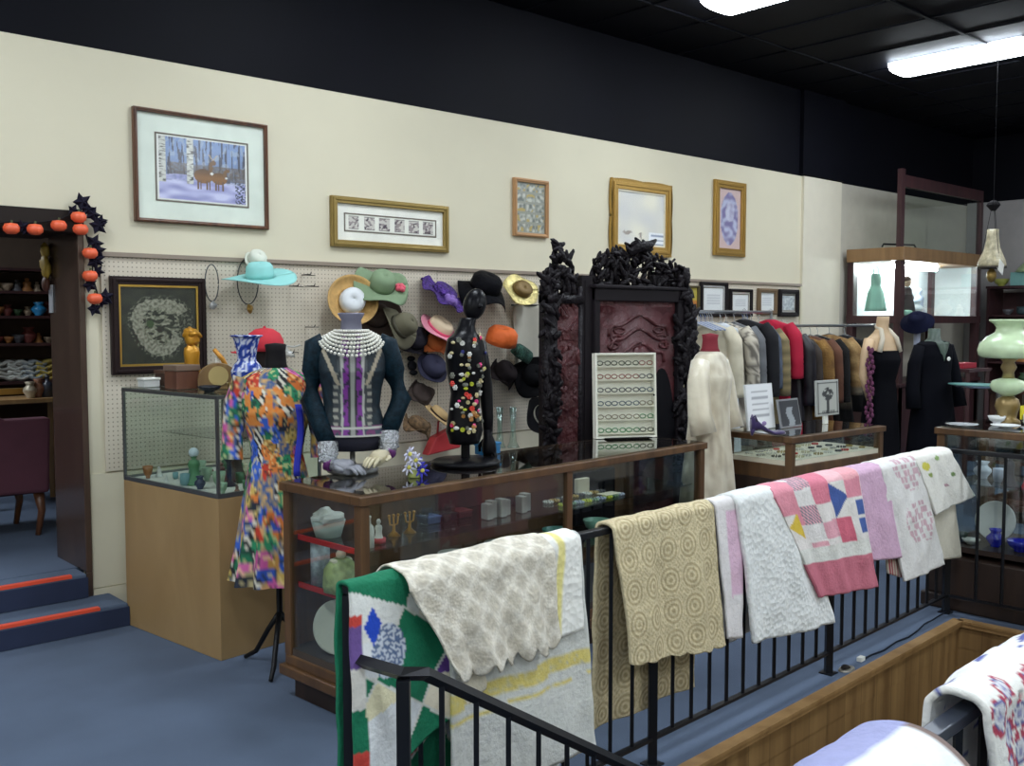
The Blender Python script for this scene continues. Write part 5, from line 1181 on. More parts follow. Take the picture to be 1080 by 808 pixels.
for a in (0, 2.1, 4.2): q.tube([(.12 * math.cos(a), .12 * math.sin(a), 0), (.02 * math.cos(a), .02 * math.sin(a), .50)], .003, 5)
q.tube([(0, 0, .54), (0, 0, top_)], .0015, 5); q.build('chain', iron, t)
q = MB(); q.lathe([(0, .48), (.02, .48), (.06, .53), (.05, .55), (.02, .57), (0, .57)], n=16, wob=lambda a, i, z: 1 + .3 * math.sin(a * 5)); q.build('canopy', blk, t)
q = MB(); q.box(-.20, -.08, -.16, -.155, -.12, -.02, Matrix.Rotation(.35, 4, 'Y')); q.tube([(-.12, -.15, -.05), (-.1, -.08, -.01)], .002, 4); q.build('price_tag', wh, t)
# green oil lamp on counter 3
gl_ = mat('green_milk_glass', (204, 226, 186), .25, var=.08, vscale=12)
lp = PZ(1062, 446, 1.0405)
t = thing('oil_lamp', 'tall hurricane oil lamp with pale green glass shade on the right counter', 'oil lamp', lp)
q = MB(); q.lathe([(0, 0), (.075, 0), (.07, .015), (.05, .03), (.055, .06), (.07, .10), (.06, .14), (.03, .16), (0, .16)], n=28); q.build('base', M((150, 128, 84), .3, .5), t, smooth=True)
q = MB(); q.lathe([(0, .155), (.03, .16), (.085, .19), (.10, .22), (.085, .25), (.04, .265), (0, .265)], n=32); q.build('font', gl_, t, smooth=True)
q = MB(); q.lathe([(0, .266), (.035, .266), (.03, .30), (.045, .33), (.03, .36), (.055, .385), (0, .385)], n=20); q.build('burner', M((170, 150, 110), .3, .7), t, smooth=True)
q = MB(); q.lathe([(.145, .385), (.165, .40), (.172, .43), (.160, .47), (.12, .51), (.08, .535), (.072, .56), (.085, .585), (.11, .60), (.112, .61), (.105, .612), (.078, .585), (.066, .56), (.076, .53), (.155, .46), (.16, .42), (.14, .39)], n=44, wob=lambda a, i, z: 1 + (.02 * math.sin(a * 8) if z > .58 else 0)); q.build('shade', gl_, t, smooth=True)
q = MB(); q.box(-.06, -.015, -.10, -.094, .03, .11); q.build('yellow_tag', M((222, 206, 40), .5), t)
# things on counter 3 top
c3 = lambda x, y, z: W(C3, R3, x, y, z)
q = 0
for i, (x, y, kind) in enumerate(((.10, .10, 'tray'), (.30, .20, 'plate'), (.18, .38, 'bowl'), (.48, .12, 'plate2'), (.66, .22, 'dish'), (.34, .44, 'cup'))):
    lab = {'tray': 'silver tray at the near corner of the right counter top', 'plate': 'white doily-edged dish near the oil lamp', 'bowl': 'small glass bowl behind the silver tray', 'plate2': 'shallow cut-glass dish at the counter edge', 'dish': 'silver dish right of the oil lamp', 'cup': 'white china cup at the back of the right counter'}[kind]
    pf = {'tray': BOWL(.012, .09), 'plate': BOWL(.015, .08), 'bowl': BOWL(.045, .05), 'plate2': BOWL(.02, .07), 'dish': BOWL(.03, .07), 'cup': CUP(.06, .035)}[kind]
    vase({'tray': 'silver_tray', 'plate': 'dish', 'bowl': 'bowl', 'plate2': 'dish', 'dish': 'silver_dish', 'cup': 'cup'}[kind], lab, 'dish' if kind not in ('tray', 'cup', 'bowl') else kind, c3(x, y, 1.041), pf, M((200, 204, 208), .25, .5) if kind in ('tray', 'dish', 'plate2') else M((224, 226, 226), .4), n=24)
q = PZ(1032, 409, 1.101)
t = thing('silver_platter', 'aqua-rimmed silver platter reflecting light on the further counter', 'platter', (q.x, q.y, 1.101))
b = MB(); b.lathe([(0, 0), (.14, 0), (.19, .02), (.185, .024), (.13, .006), (0, .006)], n=32, sx=.8, sy=1.2); b.build('dish', M((220, 232, 232), .15, .8), t, smooth=True)
b = MB(); b.lathe([(.186, .02), (.20, .022), (.20, .03), (.186, .026)], n=32, sx=.8, sy=1.2); b.build('rim', M((110, 160, 156), .3), t, smooth=True)
# inside counter 3
cobalt = mat('cobalt_glass', (24, 28, 170), .15); 
for i, (x, y, z, kind, cc, lab) in enumerate((
    (.28, .16, .361, URN(.10, .05), cobalt, 'cobalt blue glass urn low in the right counter'), (.42, .14, .361, BOWL(.06, .07), cobalt, 'wide cobalt blue glass bowl at the right edge of the counter floor'), (.54, .2, .361, CUP(.08, .03), cobalt, 'cobalt blue tumbler low at the right picture edge'),
    (.08, .15, .361, BOWL(.05, .05), M((50, 60, 50), .4), 'dark green bowl low at the left end of the right counter'), (.16, .12, .361, BOWL(.03, .05), M((190, 190, 184), .4), 'grey white saucer low in the right counter'),
    (.14, .3, .721, URN(.10, .05), M((206, 214, 226), .4), 'pale china sugar bowl on the middle shelf of the right counter'), (.26, .25, .721, CUP(.075, .04), M((190, 200, 222), .4), 'pale blue cup on the middle shelf of the right counter'),
    (.36, .12, .721, FIG(.19, .045), M((54, 48, 66), .5), 'dark doll figurine on the middle shelf by the thick baluster'), (.46, .15, .721, FIG(.16, .045), M((186, 60, 70), .5), 'red and white doll figurine on the middle shelf'), (.56, .28, .721, URN(.12, .05), M((196, 220, 206), .4), 'mint china jar on the middle shelf at the picture edge'))):
    vase('china_piece' if 'doll' not in lab else 'doll_figurine', lab, 'china', c3(x, y, z), kind, cc, n=20)
plate('hand_mirror', 'brown and white oval plate standing low in the right counter', c3(.22, .32, .361), .115, M((70, 54, 50), .4), M((220, 220, 220), .4), rz=R3, lean=1.35)

# ------------------------------------------------------------------ wrought iron railings
irn = mat('black_iron', (22, 24, 30), .38, .3, bump=(30, .2, .003))
def fence(lab, A, D, N, L, posts, sp, top=.92, z0=-.0, skip=(), ang=None, phase=.06, btm=.10, rail_m=None, rw=.016):
    r = math.atan2(D.y, D.x); t = thing('iron_railing', lab, 'railing', (A.x, A.y, 0), r)
    q = MB(); q.box(-.012, L + .012, -rw, rw, top - .012, top + .012); q.build('top_rail', rail_m or irn, t, bevel=.003)
    q = MB(); q.box(0, L, -.012, .012, btm - .006, btm + .006); q.build('bottom_rail', irn, t)
    for x in posts:
        q = MB(); q.bar((x, 0, 0.0), (x, 0, top - .013), .032); q.build('post', irn, t)
        q = MB(); q.box(x - .032, x + .032, -.032, .032, 0, .006); q.build('base_plate', irn, t)
    n = int(L / sp); bal = None
    for i in range(n + 1):
        x = phase + i * sp
        if x > L - .03 or any(abs(x - p) < .035 for p in posts): continue
        if bal is None: q = MB(); q.bar((0, 0, btm + .007), (0, 0, top - .013), .013); bal = q.build('baluster', irn, t, loc=(x, 0, 0))
        else: o = bal.copy(); col.objects.link(o); o.parent = t; o.location.x = x
    return t
def fu(x, y=560):
    d = ray(x, y); # intersect vertical plane through FA, normal FN
    tt_ = (FA - CAM).dot(FN) / d.dot(FN); p = CAM + d * tt_; return (p - FA).dot(FD)
def fdz(x, y, off=.05):
    d = ray(x, y); tt_ = (FA + FN * off - CAM).dot(FN) / d.dot(FN); p = CAM + d * tt_; return (p - FA).dot(FD), .92 - p.z
upost = [0, fu(690), fu(875, 640), FL]
spc = (upost[2] - upost[1]) / round((upost[2] - upost[1]) / .128)
fence('long black iron railing hung with quilts along the stairwell', FA, FD, FN, FL, upost, spc, phase=upost[1] % spc)
fence('short black iron railing in front of the right glass counter', FB + FN * .02, FN, -FD, 1.25, [1.22], .135, phase=.14)
# stair handrail dropping into the well
r = math.atan2(FD.y, FD.x)
t = thing('stair_handrail', 'black iron handrail descending the stairs beside the green patchwork quilt', 'handrail', (FA.x, FA.y, 0), r)
q = MB()
h0 = (.0, -.03, .735); h1 = (.025, -.20, .735); h2 = (.10, -.20, .715); sl = .62
h3 = (2.6, -.20, .715 - sl * 2.5)
q.tube([h0, h1, h2, h3], .019, 4); q.build('rail', irn, t)
q = MB(); q.bar((.025, -.20, -.35), (.025, -.20, .72), .034); q.build('post', irn, t)
q = MB(); q.tube([(.03, -.20, .08), (2.5, -.20, .08 - sl * 2.45)], .010, 4); q.build('lower_rail', irn, t)
for i in range(18):
    x = .155 + .125 * i
    zt = .715 - sl * (x - .10); q = MB(); q.bar((x, -.20, zt - .63), (x, -.20, zt - .012), .015); q.build('baluster', irn, t)
# near railing
NA = PZ(975, 775, .932); NB_ = NA - FD * 1.2; NB_.z = 0
fence('nearest shiny black railing at the lower right, under the white quilts', NB_, FD, FN, 4.6, [.02, 2.4, 4.58], .125, phase=.10, rw=.017, rail_m=mat('rail_sheen_grey', (66, 72, 84), .28, .4))  # black top rail lightened to grey-blue, lamp reflection put into the colour

# ------------------------------------------------------------------ quilts and linens over the railings
def drape(name, label, cat, TL, TR, BR, BL, back, R, pat, m, group=None, nu=60, wave=.008, kw=3., seed=0, th=.010, lump_=.006, scal=0., base=None, flare=.06, rng=None, sag=0., topz=.935, Dv=None, Nv=None, res=.012, absu=False):
    A = base or FA; D = Dv or FD; N = Nv or FN
    if rng: (uTL, uTR, uBR, uBL, dBL, dBR) = rng
    else:
        uTL, _ = fdz(*TL, R); uTR, _ = fdz(*TR, R); uBR, dBR = fdz(*BR, R + .02); uBL, dBL = fdz(*BL, R + .02)
    Wd = (uTR - uTL); H = max(dBL, dBR); arc = PI * R
    tot = back + arc + H; nv = int(tot / res)
    vs = []; cs = []
    nu = max(12, int(Wd / res * 1.2))
    for i in range(nu + 1):
        s_ = i / nu
        drop = dBL * (1 - s_) + dBR * s_ + scal * abs(math.sin(s_ * PI * 7))
        for j in range(nv + 1):
            w_ = j / nv; l = w_ * (back + arc + drop)
            ut = uTL * (1 - s_) + uTR * s_
            e = .010 * nz(ut * 3 + seed, w_ * 5, seed)
            if l < back:
                d = back - l; y = -R - .01 * d - wave * d / max(back, .1) * math.sin(ut * kw * 6 + seed) ; z = topz - R * .35 - d; u = ut; f_ = 0
            elif l < back + arc:
                a = (l - back) / arc * PI; y = -R * math.cos(a); z = topz - R * .35 + R * .62 * math.sin(a) + lump_ * nz(ut * 9, a, seed) ; u = ut; d = 0
            else:
                d = l - back - arc; q = d / max(drop, .01); ub = uBL * (1 - s_) + uBR * s_; u = ut * (1 - q) + ub * q
                y = R + flare * d + wave * min(1, d * 4) * (math.sin(ut * kw * 6 + seed) + .5 * math.sin(ut * kw * 14 + q)) ; z = topz - R * .35 - d + sag * math.sin(q * PI) * 0
            y += lump_ * nz(u * 14 + seed, d * 10, 2); 
            p = A + D * (u + e) + N * y; vs.append((p.x, p.y, z))
            cs.append(lin(pat((u - uTL) if absu else s_ * Wd, (l - back - arc * .5), Wd, drop)))
    b = MB(); w2 = nv + 1
    b.add(vs, [(i * w2 + j, (i + 1) * w2 + j, (i + 1) * w2 + j + 1, i * w2 + j + 1) for i in range(nu) for j in range(nv)], cs)
    o = b.build(name, m, None, smooth=True, solid=th)
    return tag(o, label, cat, group)
qm = ATT('quilted_cotton', .9, bump=(70, .7, .006), var=.04, vscale=40)
mq = ATT('matelasse', .9, bump=(48, .7, .006), var=.03, kind='voronoi')
lace = ATT('crochet', .95, bump=(110, .45, .004), var=.12, vscale=60, kind='voronoi')
def green_pat(x, v, Wd, H):
    # patchwork of squares set on point
    x -= .03; v -= .03; a = ((x - .147) * .829 + (v - .093) * .559) / .21; b_ = (-(x - .147) * .559 + (v - .093) * .829) / .21; i = math.floor(a); j = math.floor(b_); fa = a - i; fb_ = b_ - j
    if x < .155 and v < .015 + .42 * (x + .03): return (16, 118, 84)
    if x < .10 and abs((x - .035) * 1.0) / .03 + abs(v - .12) / .055 < 1: return (30, 74, 196)
    if math.hypot((x - .085) / .06, (v - .20) / .075) < 1: return (92, 112, 150) if nz(x * 120, v * 120) > 0 else (206, 214, 226)
    if x < .0 and v > .08: return [(206, 70, 60), (110, 84, 150), (226, 224, 216), (16, 118, 84)][int(v * 9) % 4]
    if min(fa, fb_, 1 - fa, 1 - fb_) < .018: return (222, 224, 216)
    if (i + j) % 2 == 0: return (16, 118, 84)
    k = (i * 7 + j * 3) % 5
    if v < .16 and x < .2: return (228, 230, 226)
    c = [(232, 232, 226), (196, 206, 222), (236, 228, 206), (226, 230, 232), (210, 214, 220)][k]
    if fa + fb_ < .62: c = [(232, 226, 190), (226, 96, 74), (206, 206, 90), (96, 60, 140), (200, 40, 50)][(i * 3 + j * 5) % 5]
    elif fa > .5 and fb_ > .5 and nz(x * 60, v * 60) > -.0 and k in (1, 4): c = (110, 130, 160)
    return c
drape('patchwork_quilt', 'green and white patchwork quilt draped over the left corner of the railing', 'quilt', (368, 622), (536, 584), (553, 690), (371, 850), .95, .028, green_pat, qm, wave=.010, seed=1, flare=.05, absu=True, res=.007)
def undr(x, v, Wd, H):
    c = (214, 216, 210)
    if .42 < v < .47 or .50 < v < .51: c = (222, 206, 120)
    return mixc(c, (196, 198, 196), max(0, nz(x * 50, v * 50)))
drape('blanket', 'pale grey-white woven blanket with yellow stripes hanging below the lace', 'blanket', (470, 600), (611, 565), (622, 788), (470, 850), .92, .040, undr, qm, seed=3, wave=.010)
def yel(x, v, Wd, H):
    c = (240, 240, 234); f_ = x / Wd
    if .38 < f_ < .55: c = (236, 226, 150)
    return c
drape('towel', 'thick white towel with a yellow stripe beside the lace', 'towel', (572, 572), (611, 561), (613, 662), (560, 688), .5, .052, yel, mq, seed=4, wave=.008, th=.014)
def lac(x, v, Wd, H):
    a = (x + v) * 34; b_ = (x - v) * 34; q = min(1, abs(math.sin(a) * math.sin(b_)) * 1.6)
    h_ = nz(x * 120, v * 120)
    return mixc((240, 235, 222), (168, 158, 138), .02 + .42 * q + .30 * h_)
def lace_edge(): pass
drape('lace_tablecloth', 'ivory crocheted lace cloth with scalloped edge over the green quilt', 'tablecloth', (432, 598), (584, 568), (594, 668), (486, 706), .55, .082, lac, lace, seed=5, wave=.016, kw=4.5, scal=.035, lump_=.012, th=.006, res=.008)
def cro(x, v, Wd, H):
    g_ = .115; i = math.floor(x / g_); j = math.floor(v / g_); dx = x - (i + .5) * g_; dv = v - (j + .5) * g_; r_ = math.hypot(dx, dv)
    k = math.sin(r_ * 330) * .5 + .5 if r_ < .054 else (.25 + .5 * (math.sin(x * 300) * math.sin(v * 300) > .2))
    return mixc((226, 213, 176), (160, 142, 104), k * .75 + .2 * nz(x * 80, v * 80))
drape('crocheted_blanket', 'beige crocheted blanket with round motifs hanging on the railing', 'blanket', (648, 552), (752, 528), (762, 680), (662, 700), .72, .042, cro, lace, seed=6, wave=.012, th=.012, scal=.008, res=.0055)
drape('folded_linen', 'narrow pale pink and white linen squeezed between the beige and white blankets', 'linen', (754, 529), (782, 522), (780, 672), (765, 674), .5, .036, lambda x, v, Wd, H: (226, 190, 212) if (x / Wd) > .35 and .08 < v < .42 else (232, 228, 228), qm, seed=7, wave=.004)
drape('matelasse_bedspread', 'thick puffy white bedspread in the middle of the railing', 'bedspread', (777, 524), (838, 508), (877, 655), (790, 677), .6, .052, lambda x, v, Wd, H: mixc((240, 242, 240), (224, 228, 228), nz(x * 60, v * 60) + .3), mq, seed=8, wave=.010, th=.018, lump_=.006)
def pinkp(x, v, Wd, H):
    f_ = x / Wd; g_ = v / H
    if g_ > .86: return (206, 118, 136)
    if g_ > .72: return (232, 232, 226)
    c = (238, 232, 228); i = int(f_ * 5); j = int(max(0, g_) * 6); fi = f_ * 5 - i; fj = g_ * 6 - j
    if f_ < .16 and .38 < g_ < .62: return (228, 196, 70) if abs((g_ - .5)) * 1.2 < f_ else (236, 230, 224)
    if i in (0,) and j < 3: return (232, 152, 168)
    if i == 1: return (126, 130, 140) if (j in (0, 2) and math.sin(v * 500 + x * 200) > 0) else ((240, 236, 234) if j % 2 else (236, 176, 188))
    if i == 2 and j in (0, 1, 3): return (226, 132, 152) if j != 3 else (232, 170, 184)
    if i == 3: return (70, 96, 166) if (j == 1 and fj > fi * .8) or (j == 2 and fj < 1 - fi) else ((220, 110, 132) if j in (3, 4) else ((240, 190, 196) if j == 0 else (240, 236, 230)))
    if i == 4: return (240, 172, 180) if j < 1 else ((72, 100, 170) if (j in (2, 3) and fi > .45 and fj > .2) else ((232, 150, 168) if j == 1 else (236, 232, 228)))
    return c
drape('patchwork_quilt', 'pink patchwork quilt with blue triangles and a yellow patch on the railing', 'quilt', (816, 511), (905, 489), (922, 617), (862, 628), .55, .062, pinkp, qm, seed=9, wave=.006, th=.014, res=.008)
drape('lavender_blanket', 'plain lavender pink quilted blanket on the railing', 'blanket', (899, 491), (934, 483), (949, 587), (915, 591), .5, .056, lambda x, v, Wd, H: mixc((222, 184, 210), (206, 166, 196), nz(x * 80, v * 60) + .3), qm, seed=10, wave=.005)
drape('striped_linen', 'small red and cream striped cloth hanging behind the hexagon quilt', 'linen', (926, 486), (950, 480), (953, 612), (934, 606), .4, .022, lambda x, v, Wd, H: (170, 70, 86) if int(x * 60) % 2 else (214, 206, 190), qm, seed=11, wave=.003)
def hexq(x, v, Wd, H):
    f_ = x / Wd; hx = .035; j = math.floor(v / hx); xo = x + (j % 2) * hx / 2; i = math.floor(xo / hx)
    near_ = (abs(f_ - .62) < .26 + .10 * math.sin(v * 20)) and (.03 < v < .22 or .28 < v < .50)
    if near_ and (i + j * 2) % 3 != 0 and (xo / hx - i) > .15 and (v / hx - j) > .15: return (214, 180, 190)
    return (238, 236, 234)
drape('hexagon_quilt', 'white quilt with faded pink hexagon patches on the railing', 'quilt', (929, 485), (971, 475), (993, 594), (952, 612), .5, .058, hexq, qm, seed=12, wave=.006, th=.013, res=.008)
drape('folded_linen', 'cream linen hanging lowest behind the flowered cloth at the rail corner', 'linen', (970, 478), (1000, 472), (1010, 588), (986, 592), .3, .030, lambda x, v, Wd, H: (214, 208, 192), qm, seed=13, wave=.004)
def flo(x, v, Wd, H):
    c = (240, 238, 230)
    for a, b_, r_, cc in ((.18, .12, .022, (222, 214, 90)), (.55, .09, .014, (150, 180, 110)), (.75, .2, .014, (120, 150, 90)), (.22, .17, .012, (150, 170, 90)), (.5, .25, .010, (190, 150, 160))):
        if math.hypot((x / Wd - a) * .22, v - b_) < r_: c = cc
    return c
drape('embroidered_tablecloth', 'white cloth with yellow and green embroidered flowers at the railing corner', 'tablecloth', (966, 478), (1004, 469), (1028, 522), (986, 542), .35, .060, flo, qm, seed=14, wave=.006, th=.012, res=.008)
# near quilts
NAu = 0.
def near_flo(x, v, Wd, H):
    c = (236, 236, 232)
    for i, (a, b_) in enumerate(((.10, .07), (.16, .03), (.15, .12), (.22, .10), (.21, .17), (.13, .18), (.28, .05), (.30, .15), (.26, .22), (.35, .1), (.4, .2), (.45, .06), (.19, .25), (.33, .27))):
        d = math.hypot(x - a + .06, v - b_ - .02)
        if d < .009: c = (150, 150, 190)
        elif d < .021: c = (212, 214, 222)
        elif d < .026: c = (96, 104, 160)
        elif d < .038 and nz(x * 70, v * 70) > -.12: c = (176, 60, 84)
    if v < .0 and nz(x * 16, v * 40, 3) > .34: c = (96, 104, 170)
    if .25 < v < .4 and nz(x * 30, v * 14, 9) > .3: c = (90, 110, 160)
    return c
nb = NB_.copy(); nb.z = 0
def nu_(x, y): return (PZ(x, y, .932) - NB_).dot(FD)
drape('embroidered_quilt', 'white quilt with red and blue embroidered flowers on the nearest railing', 'quilt', 0, 0, 0, 0, .30, .052, near_flo, qm, base=nb, rng=(nu_(1012, 752), nu_(1012, 752) + .62, nu_(1012, 752) + .68, nu_(1012, 752) + .06, .62, .62), seed=15, wave=.014, topz=.955, th=.014, lump_=.012, res=.008)
def near_lav(x, v, Wd, H):
    return (160, 164, 206) if -.17 < v < -.01 else ((128, 110, 104) if x > Wd - .016 else (236, 240, 244))
drape('bordered_quilt', 'white quilt with a lavender band in the very front at the bottom edge', 'quilt', 0, 0, 0, 0, .45, .105, near_lav, qm, base=nb, rng=(nu_(968, 780) - .9, nu_(968, 780) - .03, nu_(968, 780) - .03, nu_(968, 780) - .9, .55, .55), seed=16, wave=.006, topz=.930, th=.016, lump_=.008)

# floor outlet and cord on the ledge by the well
po = PZ(893, 706, .002)
t = thing('floor_outlet', 'open metal floor outlet on the carpet ledge beside the railing', 'outlet', po, r)
q = MB(); q.lathe([(0, 0), (.055, 0), (.05, .006), (.03, .006), (0, .004)], n=20, sy=.6); q.build('plate', M((150, 146, 136), .4, .5), t)
q = MB(); q.ball((-.005, 0, .012), (.03, .02, .012), 10, 6, bump=1); q.build('wires', M((40, 36, 34), .7), t)
q = MB(); pts = [PZ(x, y, .008) for x, y in ((908, 697), (918, 691), (932, 686), (945, 677), (958, 672), (968, 665), (975, 658), (985, 653), (996, 646), (1006, 640))]
o = q.tube(pts, .004, 6).build('power_cord', M((34, 40, 50), .5), None, smooth=True); tag(o, 'thin dark power cord wriggling along the carpet ledge to the right counter', 'cord')
q = MB(); o = q.box(-.02, .02, -.012, .012, 0, .02).build('cord_plug', wh, None, loc=PZ(908, 697, .002), rz=r); tag(o, 'small white plug at the left end of the dark cord', 'plug')

# ------------------------------------------------------------------ pumpkin and leaf garland round the doorway
t = thing('pumpkin_garland', 'orange pumpkin and black leaf garland around the doorway corner', 'garland', (DX, -.04, 2.2))
og = mat('orange_pumpkin', (240, 104, 66), .4, emit=.0); bk = mat('black_leaf', (34, 32, 48), .7)
gp = [(-14, 243), (12, 241), (37, 242), (62, 238), (83, 229), (85, 242), (95, 267), (95, 291), (100, 315)]
for x, y in gp:
    p = PY(x, y, -.075) - Vector(t.location); q = MB(); q.lathe([(0, -.030), (.022, -.028), (.038, -.012), (.040, .006), (.030, .024), (.008, .028), (0, .026)], p, 20, wob=lambda a, i, z: 1 + .05 * math.cos(a * 8)); o = q.build('pumpkin', og, t, smooth=True)
    q = MB(); q.tube([p + Vector((0, 0, .026)), p + Vector((.004, 0, .042))], .006, 6); q.build('pumpkin_stem', M((70, 80, 50), .7), o)
q = MB(); q.tube([PY(x, y, -.045) - Vector(t.location) for x, y in ((-14, 236), (12, 234), (37, 235), (62, 232), (84, 222), (90, 245), (97, 268), (98, 292), (104, 316), (102, 326))], .005, 6); q.build('wire', iron, t)
def leaf(mb, c, s, rot):
    pts = []
    for i in range(10): a = 2 * PI * i / 10; rr = s * 1.2 if i % 2 == 0 else s * .62; pts.append(Vector((rr * math.cos(a + rot), 0, rr * math.sin(a + rot))))
    k = len(mb.v); mb.v.append(tuple(c + Vector((0, -.012, 0)))); mb.v += [tuple(c + p + Vector((0, (.012 if i % 2 else -.004), 0))) for i, p in enumerate(pts)]
    mb.f += [(k, k + 1 + i, k + 1 + (i + 1) % 10) for i in range(10)]
random.seed(4)
for x, y, s in ((87, 213, .045), (92, 221, .035), (98, 226, .038), (104, 238, .045), (107, 233, .03), (100, 256, .042), (104, 264, .036), (100, 276, .04), (104, 286, .03), (95, 301, .036), (112, 313, .042), (108, 318, .03), (100, 326, .036), (102, 273, .04), (24, 239, .03), (28, 243, .026), (78, 222, .03)):
    q = MB(); leaf(q, PY(x, y, -.055) - Vector(t.location), s, random.random() * 3); q.build('leaf', bk, t, solid=.003)

# ------------------------------------------------------------------ room beyond the doorway
lamp_room = [(.2, 1.6), (2.6, 1.8)]
for i, (X, Y) in enumerate(((.9, 2.3),)):
    o = lamp(X, Y, 0, 'added unseen fluorescent ceiling light in the room beyond the doorway'); o.location.z = 2.99  # unseen lamp added to brighten the room beyond
SYB = 2.9
xa_ = PY(-30, 350, SYB).x; xb_ = PY(64, 350, SYB).x + .25
t = thing('stockroom_shelving', 'dark shelving crowded with goods beyond the doorway', 'shelving', (xa_, SYB, .26))
Ls = xb_ - xa_; zs = [PY(30, y, SYB).z for y in (412, 401, 359, 331, 307)]
zs = [.62, 1.0, PY(30, 402, SYB).z, PY(30, 362, SYB).z, PY(30, 333, SYB).z, PY(30, 307, SYB).z, PY(30, 283, SYB).z]
for x in (0, Ls - .04):
    q = MB(); q.box(x, x + .04, 0, .4, 0, 2.1 - .26); q.build('side', mah, t)
for z in zs:
    q = MB(); q.box(.041, Ls - .041, 0, .4, z - .26 - .022, z - .26); q.build('shelf', mah, t)
q = MB(); q.box(.041, Ls - .041, .38, .4, 0, 2.05 - .26); q.build('back', M((78, 60, 50), .8), t)
random.seed(9)
sn = {2: 'linen', 3: 'middle', 4: 'upper', 5: 'top'}
for zi in (3, 4, 5):
    for j in range(9):
        k = random.randrange(7); kind = random.randrange(4); h = random.uniform(.07, .13); nn = ('bowl', 'figurine', 'cup', 'urn')[kind]
        vase('ornament_' + nn, '%s %s on the %s shelf beyond the doorway' % (bcol[k][1], nn, sn[zi]), 'ornament', (xa_ + .15 + j * (Ls - .3) / 8, SYB + .15, zs[zi] + .001), (BOWL, FIG, CUP, URN)[kind](h * (.6 if kind in (0, 2) else 1), h * .5), M(bcol[k][0], .5), '%s %ss on the %s shelf beyond the doorway' % (bcol[k][1], nn, sn[zi]), n=12)
vase('blue_jar', 'bright blue jar on the shelf beyond the doorway', 'jar', PY(41, 327, SYB + .08) * 1, URN(.11, .06), M((40, 120, 170), .3), n=16).location.z = zs[4] + .001
for j, (x, cc, lab) in enumerate(((8, (170, 170, 164), 'grey'), (20, (196, 200, 196), 'white'), (34, (150, 160, 166), 'blue grey'), (50, (196, 174, 90), 'mustard yellow'))):
    for k in range(4):
        p = PY(x, 395, SYB + .1)
        o = MB().grid(10, 6, lambda u, v: ((u - .5) * .20, (v - .5) * .26, .012 * math.sin(u * 9 + k) + .010 * math.sin(v * 7))).build('folded_cloth', M(tuple(int(c * (1 - .06 * k)) for c in cc), .9), None, smooth=True, solid=.026, loc=(p.x, SYB + .17, zs[2] + .026 + .038 * k))
        tag(o, '%s folded cloth, %s in its stack beyond the doorway' % (lab, ('lowest', 'second from bottom', 'second from top', 'topmost')[k]), 'cloth', 'folded linens beyond the doorway')
# console table with brassware and the maroon settee before the shelving
p0 = PY(62, 440, 1.9)
t = thing('settee', 'maroon upholstered settee seen from behind in the raised room', 'sofa', (PY(62, 570, 1.15).x - .06, 1.15, .26))
mv = mat('maroon_upholstery', (86, 46, 60), .85, bump=(90, .2, .003))
zt = PY(40, 437, 1.15).z - .26
q = MB(); q.prism([(-1.9, .34), (0, .28), (.02, zt - .02), (-.25, zt - .02), (-.34, zt + .03), (-1.9, zt + .05)], -.05, .07); q.build('backrest', mv, t, bevel=.02)
q = MB(); q.box(-1.88, .0, .071, .60, .26, .42); q.build('seat', mv, t, bevel=.03)
q = MB(); q.box(-.09, .01, .071, .58, .421, zt - .14); q.build('armrest', mv, t, bevel=.03)
for x in (-1.8, -.05):
    for y in (.02, .5): q = MB(); q.tube([(x, y, .28), (x + .015, y - .01, .16), (x - .01, y, 0)], [.035, .024, .018], 8); q.build('leg', walnut, t, smooth=True)
t = thing('console_table', 'brown console table with a brass rail behind the maroon settee', 'table', (PY(-20, 415, 2.3).x, 2.2, .26))
zt = PY(30, 420, 2.3).z - .26; Lc = PY(70, 415, 2.3).x - t.location.x
q = MB(); q.box(0, Lc, 0, .4, zt - .03, zt); q.build('table_top', oakt, t)
for x in (.03, Lc - .03):
    for y in (.03, .37): q = MB(); q.bar((x, y, 0), (x, y, zt - .03), .04); q.build('leg', oakt, t)
zc = .26 + zt + .001
vase('brass_vase', 'brass and white vase on the console beyond the settee', 'vase', (PY(33, 430, 2.3).x, 2.32, zc), URN(.12, .05), M((190, 180, 160), .3, .4))
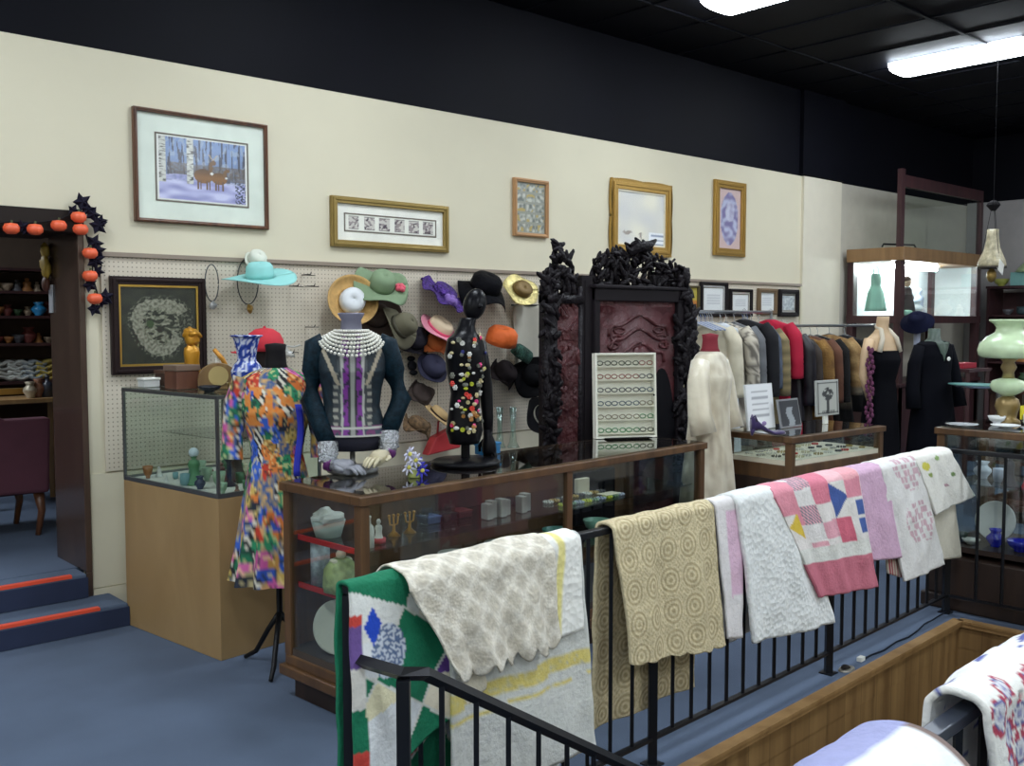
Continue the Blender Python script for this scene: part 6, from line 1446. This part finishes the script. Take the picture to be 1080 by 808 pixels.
vase('brown_jug', 'brown jug beside the brass vase beyond the settee', 'jug', (PY(43, 430, 2.3).x, 2.34, zc), URN(.14, .05), M((120, 80, 60), .4))
vase('dark_vase', 'dark glazed vase next to the door jamb beyond the settee', 'vase', (PY(52, 430, 2.3).x, 2.33, zc), BOT(.16, .045), M((50, 54, 66), .3))
q = MB(); o = q.box(-.55, .0, -.02, .02, 0, .045).build('gilt_frame_moulding', gold, None, loc=(PY(62, 430, 2.3).x, 2.50, zc + .02)); tag(o, 'long gilt moulding lying on the console table', 'moulding')
t = thing('mask', 'yellow and green carved figure hung on the dark jamb beyond the doorway', 'wall ornament', (1.84, .45, PX(69, 275, 1.84).z))
q = MB(); q.ball((-.012, 0, .07), (.02, .05, .05), 10, 8, bump=.6); q.ball((-.012, 0, -.02), (.022, .06, .07), 10, 8, bump=.6); q.build('figure', M((170, 140, 50), .6), t, smooth=True)
q = MB(); q.ball((-.012, 0, -.12), (.02, .045, .045), 10, 8); q.build('base', M((90, 50, 34), .6), t, smooth=True)
q = MB(); o = q.box(-.006, 0, -.03, .03, -.08, .08).build('paper_notice', M((196, 200, 206), .6), None, loc=(1.848, .42, PX(74, 314, 1.84).z)); tag(o, 'small white paper notice stuck on the dark door jamb', 'notice')

# ------------------------------------------------------------------ camera, world, view
cam = bpy.data.cameras.new('camera'); co = bpy.data.objects.new('camera', cam); col.objects.link(co)
cam.sensor_width = 36; cam.lens = F / 1080 * 36; cam.clip_start = .02
co.location = CAM; co.matrix_world = Matrix((( RT.x, UP.x, -FW.x, CAM.x), (RT.y, UP.y, -FW.y, CAM.y), (RT.z, UP.z, -FW.z, CAM.z), (0, 0, 0, 1)))
bpy.context.scene.camera = co
w = bpy.data.worlds.new('world'); bpy.context.scene.world = w; w.use_nodes = True
w.node_tree.nodes['Background'].inputs['Color'].default_value = (.8, .88, 1, 1); w.node_tree.nodes['Background'].inputs['Strength'].default_value = .1
vs_ = bpy.context.scene.view_settings; vs_.view_transform = 'Standard'; vs_.look = 'None'; vs_.gamma = 1; vs_.use_curve_mapping = False; vs_.exposure = 1.27
